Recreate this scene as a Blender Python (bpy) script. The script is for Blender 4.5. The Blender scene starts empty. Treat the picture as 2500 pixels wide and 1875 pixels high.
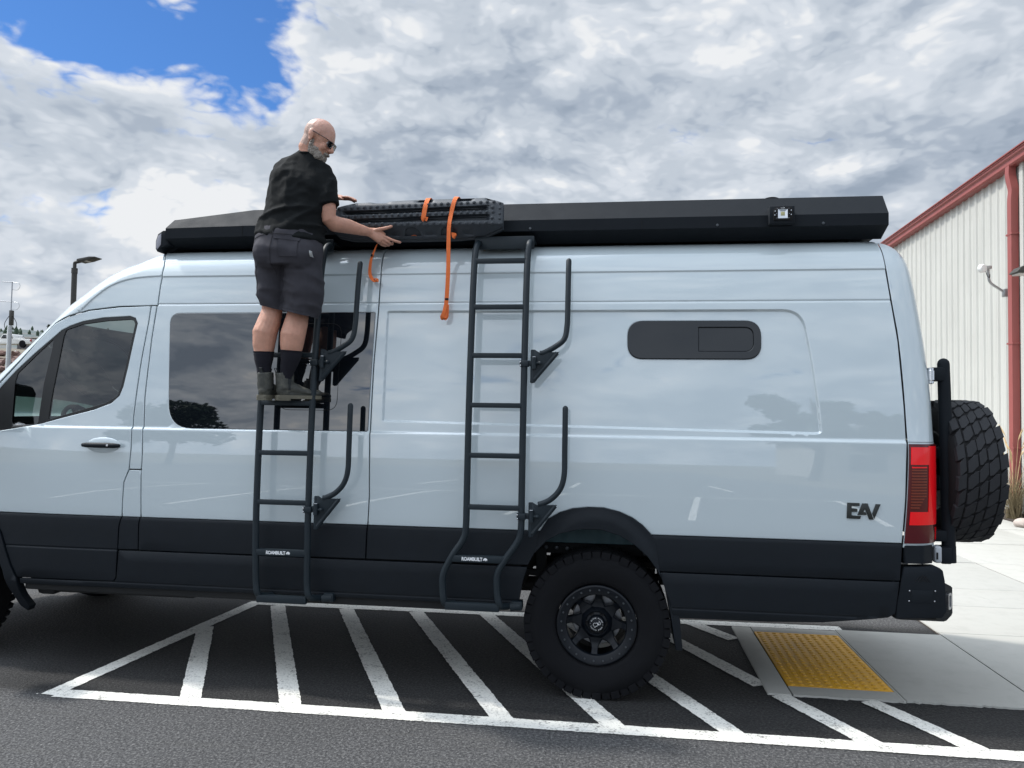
import bpy, bmesh, math, random
from mathutils import Vector, Matrix, geometry, noise as mnoise
random.seed(7)
D = bpy.data
scene = bpy.context.scene
COL = scene.collection
R = math.radians

# ------------------------------------------------------------------ camera
CAM_POS = Vector((0.1032, -4.70, 1.7343))
yaw, pitch, roll = R(7.7), R(2.0), 0.0135
fwd = Vector((-math.sin(yaw) * math.cos(pitch), math.cos(yaw) * math.cos(pitch), math.sin(pitch)))
r0 = Vector((math.cos(yaw), math.sin(yaw), 0)); u0 = r0.cross(fwd)
rgt = r0 * math.cos(roll) + u0 * math.sin(roll); upv = rgt.cross(fwd)
cam_d = D.cameras.new('camera'); cam = D.objects.new('camera', cam_d); COL.objects.link(cam)
cam_d.sensor_width = 36.0; cam_d.lens = 27.0; cam_d.clip_start = 0.05; cam_d.clip_end = 6000
M = Matrix.Identity(4)
for i in range(3):
    M[i][0] = rgt[i]; M[i][1] = upv[i]; M[i][2] = -fwd[i]; M[i][3] = CAM_POS[i]
cam.matrix_world = M
scene.camera = cam
scene.render.resolution_x = 1024; scene.render.resolution_y = 768

# ------------------------------------------------------------------ sun, sky, exposure
SUN = Vector((-0.62, 0.11, 1.0)).normalized()          # towards the sun
sun_d = D.lights.new('sun', 'SUN'); sun_o = D.objects.new('sun', sun_d); COL.objects.link(sun_o)
sun_d.energy = 3.5; sun_d.angle = R(3.0); sun_d.color = (1.0, 0.955, 0.89)
sun_o.rotation_euler = SUN.to_track_quat('Z', 'Y').to_euler()
sun_o.location = (0, 0, 30)

world = D.worlds.new('World'); scene.world = world; world.use_nodes = True

class NT:
    """small helper that writes shader node graphs"""
    def __init__(self, tree):
        self.t = tree; tree.nodes.clear()
    def n(self, typ, **kw):
        nd = self.t.nodes.new(typ)
        for k, v in kw.items():
            if k.startswith('i_'):
                key = k[2:]
                key = int(key) if key.isdigit() else key.replace('_', ' ')
                self.put(nd.inputs[key], v)
            else:
                setattr(nd, k, v)
        return nd
    def put(self, sock, v):
        if isinstance(v, bpy.types.NodeSocket): self.t.links.new(v, sock)
        elif isinstance(v, bpy.types.Node): self.t.links.new(v.outputs[0], sock)
        else: sock.default_value = v
    def math(self, op, a, b=0.0, c=0.0, clamp=False):
        nd = self.n('ShaderNodeMath', operation=op, use_clamp=clamp)
        self.put(nd.inputs[0], a); self.put(nd.inputs[1], b); self.put(nd.inputs[2], c)
        return nd.outputs[0]
    def vmath(self, op, a, b=(0, 0, 0), s=None):
        nd = self.n('ShaderNodeVectorMath', operation=op)
        self.put(nd.inputs[0], a); self.put(nd.inputs[1], b)
        if s is not None: self.put(nd.inputs['Scale'], s)
        return nd.outputs['Value'] if op in ('DOT_PRODUCT', 'LENGTH', 'DISTANCE') else nd.outputs['Vector']
    def smooth(self, x, a, b, lo=0.0, hi=1.0):
        nd = self.n('ShaderNodeMapRange', interpolation_type='SMOOTHSTEP')
        self.put(nd.inputs[0], x); self.put(nd.inputs[1], a); self.put(nd.inputs[2], b)
        self.put(nd.inputs[3], lo); self.put(nd.inputs[4], hi)
        return nd.outputs[0]
    def mix(self, f, a, b, blend='MIX'):
        nd = self.n('ShaderNodeMix', data_type='RGBA', blend_type=blend)
        self.put(nd.inputs[0], f); self.put(nd.inputs[6], a); self.put(nd.inputs[7], b)
        return nd.outputs[2]
    def noise(self, vec, scale, detail=4, rough=0.5, dist=0.0, lac=2.0):
        nd = self.n('ShaderNodeTexNoise')
        nd.inputs['Scale'].default_value = scale; nd.inputs['Detail'].default_value = detail
        nd.inputs['Roughness'].default_value = rough; nd.inputs['Distortion'].default_value = dist
        nd.inputs['Lacunarity'].default_value = lac
        self.put(nd.inputs['Vector'], vec)
        return nd.outputs['Fac']
    def ramp(self, f, stops, interp='LINEAR'):
        nd = self.n('ShaderNodeValToRGB'); cr = nd.color_ramp; cr.interpolation = interp
        while len(cr.elements) < len(stops): cr.elements.new(0.5)
        for e, (p, c) in zip(cr.elements, stops):
            e.position = p; e.color = (*c, 1) if len(c) == 3 else c
        self.put(nd.inputs[0], f)
        return nd.outputs[0]

w = NT(world.node_tree)
dirv = w.n('ShaderNodeTexCoord').outputs['Generated']
sky = w.n('ShaderNodeTexSky', sky_type='NISHITA', sun_disc=False)
sky.sun_elevation = math.asin(SUN.z); sky.sun_rotation = math.atan2(SUN.x, SUN.y)
sky.altitude = 50; sky.air_density = 1.0; sky.dust_density = 0.4; sky.ozone_density = 1.6
nrm = w.vmath('NORMALIZE', dirv)
stretch = w.vmath('MULTIPLY', nrm, (1.0, 1.0, 1.9))
wn = w.n('ShaderNodeTexNoise'); wn.inputs['Scale'].default_value = 5.0; wn.inputs['Detail'].default_value = 2.0
w.put(wn.inputs['Vector'], stretch)
warp = w.vmath('ADD', stretch, w.vmath('SCALE', w.vmath('SUBTRACT', wn.outputs['Color'], (0.5, 0.5, 0.5)), s=0.075))
def puff(vec, scale, detail):
    """billows: rounded tops, creased valleys"""
    nd = w.n('ShaderNodeTexNoise', noise_type='FBM', normalize=False)
    nd.inputs['Scale'].default_value = scale; nd.inputs['Detail'].default_value = 1.0; nd.inputs['Roughness'].default_value = 0.4
    w.put(nd.inputs['Vector'], vec)
    a = w.math('ABSOLUTE', nd.outputs['Fac'])
    nd2 = w.n('ShaderNodeTexNoise', noise_type='FBM', normalize=False)
    nd2.inputs['Scale'].default_value = scale * 2.3; nd2.inputs['Detail'].default_value = 1.0; nd2.inputs['Roughness'].default_value = 0.5
    w.put(nd2.inputs['Vector'], vec)
    nd3 = w.n('ShaderNodeTexNoise', noise_type='FBM', normalize=False)
    nd3.inputs['Scale'].default_value = scale * 5.6; nd3.inputs['Detail'].default_value = 2.0; nd3.inputs['Roughness'].default_value = 0.6
    w.put(nd3.inputs['Vector'], vec)
    b = w.math('ADD', w.math('MULTIPLY', w.math('ABSOLUTE', nd2.outputs['Fac']), 0.52), w.math('MULTIPLY', w.math('ABSOLUTE', nd3.outputs['Fac']), 0.30))
    return w.math('ADD', a, b)
lit_off = w.vmath('ADD', warp, (-0.022, 0.0, 0.040))
n_big = w.noise(warp, 1.9, 4, 0.52)
n_mid = puff(warp, 4.2, 3)
n_lit = puff(lit_off, 4.2, 3)
n_fin = w.noise(warp, 16.0, 5, 0.62)
dens = w.math('ADD', w.math('MULTIPLY', n_big, 0.58), w.math('ADD', w.math('MULTIPLY', n_mid, 0.26), w.math('MULTIPLY', n_fin, 0.20)))
# the break in the cloud deck
def blob(v, r_in, r_out, amt, sq=1.0):
    v = Vector(v).normalized()
    dv = w.vmath('SUBTRACT', nrm, tuple(v))
    dv = w.vmath('MULTIPLY', dv, (1.0, 1.0, sq))
    return w.smooth(w.vmath('LENGTH', dv), r_in, r_out, amt, 0.0)
elev = w.n('ShaderNodeSeparateXYZ', i_0=nrm).outputs[2]
bias = w.math('ADD', 0.202, w.smooth(elev, 0.02, 0.26, 0.13, 0.0))
for a in [((-0.49, 0.765, 0.440), 0.0, 0.225, 0.282, 1.25),
          ((-0.60, 0.695, 0.400), 0.0, 0.17, 0.175, 1.5),
          ((-0.576, 0.79, 0.212), 0.0, 0.15, 0.15, 3.2),
          ((-0.489, 0.835, 0.251), 0.0, 0.10, 0.11, 3.0)]:
    bias = w.math('SUBTRACT', bias, blob(*a))
thick = w.math('SUBTRACT', w.math('ADD', dens, bias), 0.555)
alpha = w.smooth(thick, -0.035, 0.075)
relief = w.math('SUBTRACT', n_lit, n_mid)
west = w.vmath('DOT_PRODUCT', nrm, (-0.86, 0.5, 0.0))
tone = w.math('ADD', 0.49, w.math('MULTIPLY', relief, -0.66))
tone = w.math('ADD', tone, w.math('MULTIPLY', w.math('SUBTRACT', 0.5, n_big), 1.3))
tone = w.math('ADD', tone, w.math('MULTIPLY', w.math('SUBTRACT', n_mid, 0.35), 0.34))
tone = w.math('ADD', tone, w.math('MULTIPLY', w.math('SUBTRACT', n_fin, 0.5), 0.20))
tone = w.math('ADD', tone, w.math('MULTIPLY', west, 0.22))
tone = w.math('ADD', tone, w.smooth(thick, 0.0, 0.12, 0.36, 0.0))
cl = w.ramp(tone, [(0.0, (0.35, 0.42, 0.52)), (0.25, (0.45, 0.52, 0.62)), (0.5, (0.595, 0.66, 0.745)), (0.78, (0.735, 0.79, 0.865)), (1.0, (0.93, 0.95, 0.975))], 'EASE')
# forward-scattered light: the deck is brighter around the sun
glow = w.smooth(w.vmath('DOT_PRODUCT', nrm, tuple(SUN)), 0.74, 1.0, 1.0, 5.0)
# clouds opposite the sun's side are seen front-lit and read brighter than those behind the van
side = w.smooth(w.vmath('DOT_PRODUCT', nrm, (0.25, -0.97, 0.0)), -0.75, 0.8, 1.0, 1.85)
cl = w.vmath('SCALE', cl, s=w.math('MULTIPLY', glow, side))
bg_sky = w.n('ShaderNodeBackground'); 
tint = w.mix(1.0, sky.outputs[0], (0.42, 0.74, 1.15, 1), 'MULTIPLY')
w.put(bg_sky.inputs['Color'], tint); bg_sky.inputs['Strength'].default_value = 0.115
bg_cl = w.n('ShaderNodeBackground'); w.put(bg_cl.inputs['Color'], cl); bg_cl.inputs['Strength'].default_value = 0.92
mx = w.n('ShaderNodeMixShader'); w.put(mx.inputs[0], alpha)
w.t.links.new(bg_sky.outputs[0], mx.inputs[1]); w.t.links.new(bg_cl.outputs[0], mx.inputs[2])
wo = w.n('ShaderNodeOutputWorld'); w.t.links.new(mx.outputs[0], wo.inputs[0])

vs = scene.view_settings
vs.view_transform = 'Standard'; vs.look = 'None'; vs.exposure = 0.0; vs.gamma = 1.0; vs.use_curve_mapping = False
scene.render.engine = 'CYCLES'
scene.cycles.max_bounces = 5; scene.cycles.diffuse_bounces = 3; scene.cycles.glossy_bounces = 4
world.cycles.sampling_method = 'MANUAL'; world.cycles.sample_map_resolution = 1024; scene.cycles.transparent_max_bounces = 12

# ------------------------------------------------------------------ materials
MATS = {}
def mat(name, col, rough=0.5, metal=0.0, coat=0.0, coat_rough=0.03, coat_ior=1.5, spec=0.5, ior=1.5, var=0.0, vscale=6.0,
        bump=0.0, bscale=120.0, bdetail=3, col2=None, mask=(0.45, 0.6), rvar=0.0, sheen=0.0, emit=None, sss=0.0):
    m = D.materials.new(name); m.use_nodes = True; MATS[name] = m
    g = NT(m.node_tree)
    out = g.n('ShaderNodeOutputMaterial'); b = g.n('ShaderNodeBsdfPrincipled')
    g.t.links.new(b.outputs[0], out.inputs[0])
    tc = g.n('ShaderNodeTexCoord').outputs['Object']
    c = (*col, 1)
    if col2 is not None:
        f = g.smooth(g.noise(tc, vscale, 6, 0.6), mask[0], mask[1])
        c = g.mix(f, (*col, 1), (*col2, 1))
    elif var > 0:
        f = g.noise(tc, vscale, 5, 0.6)
        k = g.math('MULTIPLY_ADD', g.math('SUBTRACT', f, 0.5), var * 2.4, 1.0)
        c = g.vmath('SCALE', col, s=k)
    g.put(b.inputs['Base Color'], c)
    if rvar > 0:
        f = g.noise(tc, vscale * 1.7, 5, 0.6)
        g.put(b.inputs['Roughness'], g.math('MULTIPLY_ADD', g.math('SUBTRACT', f, 0.5), rvar * 2, rough, clamp=True))
    else:
        b.inputs['Roughness'].default_value = rough
    b.inputs['Metallic'].default_value = metal
    b.inputs['Coat Weight'].default_value = coat; b.inputs['Coat Roughness'].default_value = coat_rough; b.inputs['Coat IOR'].default_value = coat_ior
    b.inputs['Specular IOR Level'].default_value = spec; b.inputs['IOR'].default_value = ior
    if sheen: b.inputs['Sheen Weight'].default_value = sheen
    if sss:
        b.inputs['Subsurface Weight'].default_value = sss; b.inputs['Subsurface Radius'].default_value = (0.02, 0.008, 0.004)
        b.inputs['Subsurface Scale'].default_value = 0.5
    if bump > 0:
        bp = g.n('ShaderNodeBump'); bp.inputs['Strength'].default_value = bump; bp.inputs['Distance'].default_value = 0.01
        g.put(bp.inputs['Height'], g.noise(tc, bscale, bdetail, 0.6)); g.t.links.new(bp.outputs[0], b.inputs['Normal'])
    return m

mat('paint', (0.515, 0.59, 0.62), rough=0.42, coat=1.0, coat_ior=1.95, coat_rough=0.012, var=0.012, vscale=3)
mat('trim', (0.0045, 0.0074, 0.0112), rough=0.56, spec=0.24, var=0.18, vscale=9, bump=0.12, bscale=600, rvar=0.1)
mat('rack_black', (0.0065, 0.0095, 0.0135), rough=0.72, spec=0.22, var=0.12, vscale=5, bump=0.06, bscale=700, rvar=0.08)
mat('ladder_black', (0.009, 0.0165, 0.0225), rough=0.5, spec=0.35, var=0.15, vscale=14, bump=0.10, bscale=900)
mat('gap', (0.004, 0.004, 0.005), rough=0.9)
mat('under', (0.008, 0.009, 0.010), rough=0.8, var=0.3, vscale=12)
mat('inner_fender', (0.07, 0.135, 0.155), rough=0.6, var=0.2, vscale=10)
mat('rubber', (0.0040, 0.0044, 0.0060), rough=0.82, spec=0.22, var=0.25, vscale=11, bump=0.15, bscale=250)
mat('tread', (0.017, 0.018, 0.021), rough=0.82, var=0.3, vscale=18, bump=0.2, bscale=300)
mat('groove', (0.004, 0.004, 0.005), rough=0.9)
mat('rim', (0.0030, 0.0050, 0.0085), rough=0.42, spec=0.3, var=0.15, vscale=12)
mat('bolt', (0.09, 0.10, 0.11), rough=0.4, metal=0.6)
mat('chrome', (0.62, 0.63, 0.65), rough=0.16, metal=1.0)
mat('steel', (0.32, 0.33, 0.35), rough=0.35, metal=0.9, var=0.1)
mat('white_print', (0.78, 0.79, 0.80), rough=0.5)
mat('badge', (0.018, 0.021, 0.020), rough=0.4)
mat('privacy_glass', (0.006, 0.008, 0.011), rough=0.015, spec=1.0, ior=1.62, coat=0.35, coat_rough=0.01)
mat('bunk_glass', (0.010, 0.013, 0.017), rough=0.12, spec=0.5, ior=1.5)
mat('window_rubber', (0.008, 0.009, 0.010), rough=0.5)
mat('interior', (0.022, 0.022, 0.024), rough=0.8, var=0.2)
mat('orange_web', (0.80, 0.17, 0.035), rough=0.72, var=0.10, vscale=30, bump=0.35, bscale=420)
mat('board', (0.036, 0.044, 0.054), rough=0.5, var=0.2, vscale=16, bump=0.08, bscale=400)
mat('skin', (0.52, 0.27, 0.19), rough=0.55, sss=0.12, var=0.22, vscale=26, bump=0.05, bscale=220)
mat('scalp', (0.49, 0.27, 0.205), rough=0.40, sss=0.12, var=0.10, vscale=16, bump=0.03, bscale=300)
mat('beard', (0.36, 0.325, 0.29), rough=0.9, col2=(0.17, 0.135, 0.11), vscale=120, mask=(0.40, 0.70), bump=0.7, bscale=420)
mat('stubble', (0.40, 0.27, 0.22), rough=0.6, var=0.15, vscale=60)
mat('shirt', (0.0065, 0.0078, 0.0085), rough=0.9, spec=0.2, var=0.18, vscale=9, bump=0.12, bscale=700)
mat('shorts', (0.046, 0.045, 0.054), rough=0.88, spec=0.25, var=0.14, vscale=10, bump=0.12, bscale=600)
mat('seam', (0.020, 0.019, 0.024), rough=0.9)
mat('sock', (0.006, 0.006, 0.012), rough=0.95, bump=0.2, bscale=500)
mat('boot', (0.044, 0.046, 0.040), rough=0.6, col2=(0.13, 0.125, 0.10), vscale=18, mask=(0.46, 0.80), bump=0.15, bscale=160)
mat('boot_elastic', (0.024, 0.027, 0.028), rough=0.9, bump=0.3, bscale=500)
mat('boot_sole', (0.125, 0.115, 0.085), rough=0.75, var=0.3, vscale=24)
mat('glasses', (0.020, 0.010, 0.008), rough=0.25)
mat('gasket', (0.01, 0.01, 0.012), rough=0.6)
mat('hinge_grey', (0.42, 0.45, 0.48), rough=0.4, coat=0.4)
mat('red_trim', (0.30, 0.078, 0.070), rough=0.42, var=0.10, vscale=3, rvar=0.08)
def wall_mat():
    m = mat('wall_cream', (0.52, 0.52, 0.485), rough=0.48, rvar=0.08, vscale=1.6); g = m.node_tree
    b = [n for n in g.nodes if n.type == 'BSDF_PRINCIPLED'][0]; h = NT.__new__(NT); h.t = g
    pos = h.n('ShaderNodeNewGeometry').outputs['Position']
    streak = h.noise(h.vmath('MULTIPLY', pos, (1.0, 9.0, 0.35)), 1.0, 5, 0.65); blot = h.noise(pos, 0.7, 4, 0.6)
    k = h.math('ADD', h.math('MULTIPLY_ADD', streak, 0.26, 0.76), h.math('MULTIPLY', blot, 0.20))
    h.put(b.inputs['Base Color'], h.vmath('SCALE', (0.52, 0.52, 0.485), s=k))
wall_mat()
mat('white_plastic', (0.80, 0.81, 0.80), rough=0.4)
mat('galv', (0.40, 0.41, 0.41), rough=0.42, metal=0.7, var=0.15, vscale=9)
mat('lamp_dark', (0.035, 0.033, 0.028), rough=0.5, var=0.1)
mat('lamp_lens', (0.55, 0.52, 0.48), rough=0.3)
mat('bar_lens', (0.30, 0.30, 0.34), rough=0.25)
mat('rock', (0.11, 0.060, 0.048), rough=0.9, col2=(0.20, 0.13, 0.115), vscale=1.4, mask=(0.35, 0.65), bump=0.5, bscale=6)
mat('dirt', (0.15, 0.125, 0.095), rough=0.95, col2=(0.11, 0.105, 0.07), vscale=0.25, mask=(0.4, 0.6), bump=0.4, bscale=3)
mat('hill', (0.080, 0.105, 0.105), rough=1.0, col2=(0.125, 0.125, 0.120), vscale=0.02, mask=(0.42, 0.58))  # muted blue-grey: distance haze is put into the base colour
mat('leaf', (0.045, 0.085, 0.030), rough=0.6, var=0.4, vscale=3)
mat('leaf_dark', (0.030, 0.055, 0.028), rough=0.65, var=0.4, vscale=3)
mat('bark', (0.10, 0.075, 0.055), rough=0.95, var=0.3, vscale=8, bump=0.5, bscale=30)
mat('straw', (0.55, 0.40, 0.22), rough=0.8, var=0.3, vscale=14)
mat('straw_dark', (0.20, 0.16, 0.09), rough=0.85, var=0.3, vscale=14)
mat('truck_paint', (0.68, 0.68, 0.66), rough=0.35, coat=0.6)
mat('dark_glass', (0.02, 0.025, 0.03), rough=0.08)
mat('red_lamp', (0.35, 0.02, 0.02), rough=0.2)
mat('shed', (0.10, 0.095, 0.10), rough=0.8, var=0.2, vscale=1)
mat('far_stucco', (0.46, 0.44, 0.40), rough=0.8, var=0.06)
mat('mulch', (0.05, 0.038, 0.030), rough=0.95, var=0.4, vscale=9, bump=0.6, bscale=40)
mat('beige_stone', (0.42, 0.36, 0.32), rough=0.8, var=0.1)

# tinted see-through glass of the cab
def glass_mat(name, tint, refl_ior=1.62):
    m = D.materials.new(name); m.use_nodes = True; MATS[name] = m; g = NT(m.node_tree)
    out = g.n('ShaderNodeOutputMaterial')
    tr = g.n('ShaderNodeBsdfTransparent'); tr.inputs[0].default_value = (*tint, 1)
    gl = g.n('ShaderNodeBsdfGlossy'); gl.inputs['Roughness'].default_value = 0.01; gl.inputs[0].default_value = (1, 1, 1, 1)
    fr = g.n('ShaderNodeFresnel'); fr.inputs[0].default_value = refl_ior
    mx_ = g.n('ShaderNodeMixShader'); g.t.links.new(fr.outputs[0], mx_.inputs[0])
    g.t.links.new(tr.outputs[0], mx_.inputs[1]); g.t.links.new(gl.outputs[0], mx_.inputs[2]); g.t.links.new(mx_.outputs[0], out.inputs[0])
    return m
glass_mat('cab_glass', (0.20, 0.255, 0.235), 1.70)
glass_mat('clear_lens', (0.95, 0.96, 0.96), 1.45)
glass_mat('spectacle', (0.88, 0.87, 0.87), 1.5)

def red_lens(name, col, rough):
    m = mat(name, col, rough=rough, coat=0.5, coat_rough=0.02, spec=0.3)
    return m
red_lens('lens_red', (0.95, 0.006, 0.012), 0.22)
red_lens('lens_dark', (0.085, 0.004, 0.008), 0.2)
red_lens('lens_amber', (0.20, 0.03, 0.012), 0.3)

def ground_mat(name, kind):
    m = D.materials.new(name); m.use_nodes = True; MATS[name] = m; g = NT(m.node_tree)
    out = g.n('ShaderNodeOutputMaterial'); b = g.n('ShaderNodeBsdfPrincipled'); g.t.links.new(b.outputs[0], out.inputs[0])
    pos = g.n('ShaderNodeNewGeometry').outputs['Position']
    big = g.noise(pos, 0.8, 5, 0.6); mid = g.noise(pos, 7.0, 6, 0.65); fine = g.noise(pos, 62.0, 4, 0.75)
    v = g.n('ShaderNodeTexVoronoi'); v.inputs['Scale'].default_value = 85.0; g.put(v.inputs['Vector'], pos)
    if kind == 'asphalt':
        c = g.ramp(fine, [(0.30, (0.012, 0.012, 0.013)), (0.50, (0.062, 0.062, 0.064)), (0.70, (0.185, 0.184, 0.180))])
        k = g.math('ADD', 0.62, g.math('MULTIPLY', g.math('ADD', g.math('MULTIPLY', big, 0.55), g.math('MULTIPLY', mid, 0.3)), 0.9))
        c = g.vmath('SCALE', c, s=k)
        # pale grit and paint crumbs
        v2 = g.n('ShaderNodeTexVoronoi'); v2.inputs['Scale'].default_value = 11.0; g.put(v2.inputs['Vector'], pos)
        spk = g.math('MULTIPLY', g.smooth(v2.outputs['Distance'], 0.030, 0.055, 1.0, 0.0), g.smooth(g.noise(pos, 0.9, 2, 0.5), 0.50, 0.62))
        c = g.mix(g.math('MULTIPLY', spk, 0.75), c, (0.50, 0.49, 0.46, 1))
        ve = g.n('ShaderNodeTexVoronoi', feature='DISTANCE_TO_EDGE'); ve.inputs['Scale'].default_value = 0.55
        wv = g.n('ShaderNodeTexNoise'); wv.inputs['Scale'].default_value = 3.0; wv.inputs['Detail'].default_value = 5.0; g.put(wv.inputs['Vector'], pos)
        g.put(ve.inputs['Vector'], g.vmath('ADD', pos, g.vmath('SCALE', wv.outputs['Color'], s=0.55)))
        crack = g.math('MULTIPLY', g.smooth(ve.outputs['Distance'], 0.002, 0.006, 1.0, 0.0), g.smooth(g.noise(pos, 0.45, 3, 0.5), 0.52, 0.60))
        c = g.mix(g.math('MULTIPLY', crack, 0.22), c, (0.012, 0.012, 0.013, 1))
        oil = g.smooth(g.noise(pos, 1.7, 5, 0.6), 0.60, 0.74)
        c = g.mix(g.math('MULTIPLY', oil, 0.45), c, (0.026, 0.026, 0.028, 1))
        # tyre scuffs
        sc = g.vmath('MULTIPLY', pos, (0.5, 7.0, 1.0))
        scuff = g.math('MULTIPLY', g.smooth(g.noise(sc, 1.3, 4, 0.6), 0.55, 0.75), 0.35)
        c = g.mix(scuff, c, (0.075, 0.074, 0.070, 1))
        # less faded sealcoat inside the hatched bay, plus van shade painted into its colour
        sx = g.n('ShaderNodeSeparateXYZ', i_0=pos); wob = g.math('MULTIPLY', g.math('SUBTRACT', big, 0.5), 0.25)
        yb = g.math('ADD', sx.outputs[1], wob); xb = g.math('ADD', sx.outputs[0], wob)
        seal_shade = g.math('MULTIPLY', g.smooth(yb, -0.50, -0.36), g.smooth(yb, 1.95, 2.2, 1.0, 0.0)); seal_shade = g.math('MULTIPLY', seal_shade, g.smooth(xb, -4.6, -3.4))
        c = g.vmath('SCALE', c, s=g.math('SUBTRACT', 1.0, g.math('MULTIPLY', seal_shade, 0.70)))
        g.put(b.inputs['Base Color'], c); b.inputs['Roughness'].default_value = 0.85; b.inputs['Specular IOR Level'].default_value = 0.30
        h = g.math('ADD', g.math('MULTIPLY', v.outputs['Distance'], 0.9), g.math('MULTIPLY', fine, 0.8)); st = 0.95
    elif kind == 'paintline':
        c = g.mix(g.smooth(g.math('ADD', g.math('MULTIPLY', fine, 0.65), g.math('MULTIPLY', mid, 0.35)), 0.36, 0.50), (0.20, 0.195, 0.18, 1), (0.74, 0.73, 0.68, 1))
        crk = g.smooth(g.noise(pos, 46.0, 5, 0.75, 0.6), 0.58, 0.66)
        c = g.mix(g.math('MULTIPLY', crk, 0.75), c, (0.16, 0.155, 0.15, 1))
        c = g.mix(g.math('MULTIPLY', g.smooth(mid, 0.5, 0.8), 0.25), c, (0.52, 0.51, 0.47, 1))
        g.put(b.inputs['Base Color'], c); b.inputs['Roughness'].default_value = 0.72
        h = g.math('ADD', g.math('MULTIPLY', v.outputs['Distance'], 0.6), fine); st = 0.5
    else:
        c = g.mix(big, (0.36, 0.355, 0.325, 1), (0.43, 0.425, 0.395, 1))
        c = g.mix(g.math('MULTIPLY', g.smooth(mid, 0.45, 0.7), 0.35), c, (0.31, 0.305, 0.28, 1))
        broom = g.noise(g.vmath('MULTIPLY', pos, (40.0, 2.0, 1.0)), 3.0, 3, 0.6)
        c = g.mix(g.math('MULTIPLY', broom, 0.18), c, (0.48, 0.475, 0.45, 1))
        stain = g.smooth(g.noise(pos, 3.2, 6, 0.7, 0.5), 0.66, 0.70)
        c = g.mix(g.math('MULTIPLY', stain, 0.35), c, (0.22, 0.215, 0.20, 1))
        crumbs = g.smooth(g.noise(g.vmath('MULTIPLY', pos, (1.0, 0.6, 1.0)), 17.0, 4, 0.7), 0.73, 0.76)
        c = g.mix(g.math('MULTIPLY', crumbs, 0.7), c, (0.18, 0.175, 0.165, 1))
        g.put(b.inputs['Base Color'], c); b.inputs['Roughness'].default_value = 0.8; b.inputs['Specular IOR Level'].default_value = 0.3
        h = g.math('ADD', g.math('MULTIPLY', broom, 0.8), fine); st = 0.22
    bp = g.n('ShaderNodeBump'); bp.inputs['Strength'].default_value = st; bp.inputs['Distance'].default_value = 0.006
    g.put(bp.inputs['Height'], h); g.t.links.new(bp.outputs[0], b.inputs['Normal'])
    return m
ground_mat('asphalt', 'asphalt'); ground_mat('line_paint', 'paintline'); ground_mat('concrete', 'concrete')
mat('tactile', (0.78, 0.40, 0.016), rough=0.6, col2=(0.66, 0.36, 0.06), vscale=5, mask=(0.4, 0.75), bump=0.1, bscale=200)
# ------------------------------------------------------------------ mesh helpers
def finish(me, mats, smooth=35):
    for m_ in (mats if isinstance(mats, (list, tuple)) else [mats]):
        me.materials.append(MATS[m_] if isinstance(m_, str) else m_)
    if smooth is not None and len(me.polygons):
        me.polygons.foreach_set('use_smooth', [True] * len(me.polygons))
        me.set_sharp_from_angle(angle=R(smooth))
    me.update()

def attach(o, parent):
    if parent is not None:
        o.parent = parent
        o.matrix_parent_inverse = Matrix.Translation(-world_loc(parent))
def world_loc(o):
    v = Vector(o.location)
    if o.parent: v = o.matrix_parent_inverse @ v + world_loc(o.parent)
    return v

def obj(name, bm, mats, parent=None, smooth=35):
    """link a bmesh (world coordinates) as one mesh object"""
    me = D.meshes.new(name)
    if isinstance(bm, bmesh.types.BMesh):
        bmesh.ops.recalc_face_normals(bm, faces=bm.faces[:]) if getattr(bm, 'tag_recalc', True) else None
        bm.to_mesh(me); bm.free()
    else:
        me.from_pydata(bm[0], [], bm[1])
    finish(me, mats, smooth)
    o = D.objects.new(name, me); COL.objects.link(o); attach(o, parent)
    return o

def inst(name, me, parent, mtx):
    """another object sharing mesh data; mtx in world space (parent without rotation)"""
    o = D.objects.new(name, me); COL.objects.link(o); attach(o, parent)
    o.matrix_basis = mtx
    return o

def tag(o, label=None, cat=None, group=None, kind=None):
    if label: o['label'] = label
    if cat: o['category'] = cat
    if group: o['group'] = group
    if kind: o['kind'] = kind
    return o

def thing(name, label, cat, loc=(0, 0, 0), group=None):
    o = D.objects.new(name, None); COL.objects.link(o); o.location = loc; o.empty_display_size = 0.2
    return tag(o, label, cat, group)

def BM(): return bmesh.new()

def box(bm, lo, hi, bev=0.0, seg=2, mtx=None):
    g = bmesh.ops.create_cube(bm, size=1.0)
    vs_ = g['verts']; lo = Vector(lo); hi = Vector(hi); c = (lo + hi) / 2; s = hi - lo
    for v in vs_: v.co = Vector((v.co.x * s.x, v.co.y * s.y, v.co.z * s.z))
    if bev > 0:
        es = list({e for v in vs_ for e in v.link_edges})
        r_ = bmesh.ops.bevel(bm, geom=es, offset=min(bev, min(s) * 0.45), segments=seg, affect='EDGES', profile=0.5)
        vs_ = list({v for f in r_['faces'] for v in f.verts} | {v for v in vs_ if v.is_valid})
    T = Matrix.Translation(c) if mtx is None else mtx @ Matrix.Translation(c)
    for v in vs_: v.co = T @ v.co
    return vs_

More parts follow.
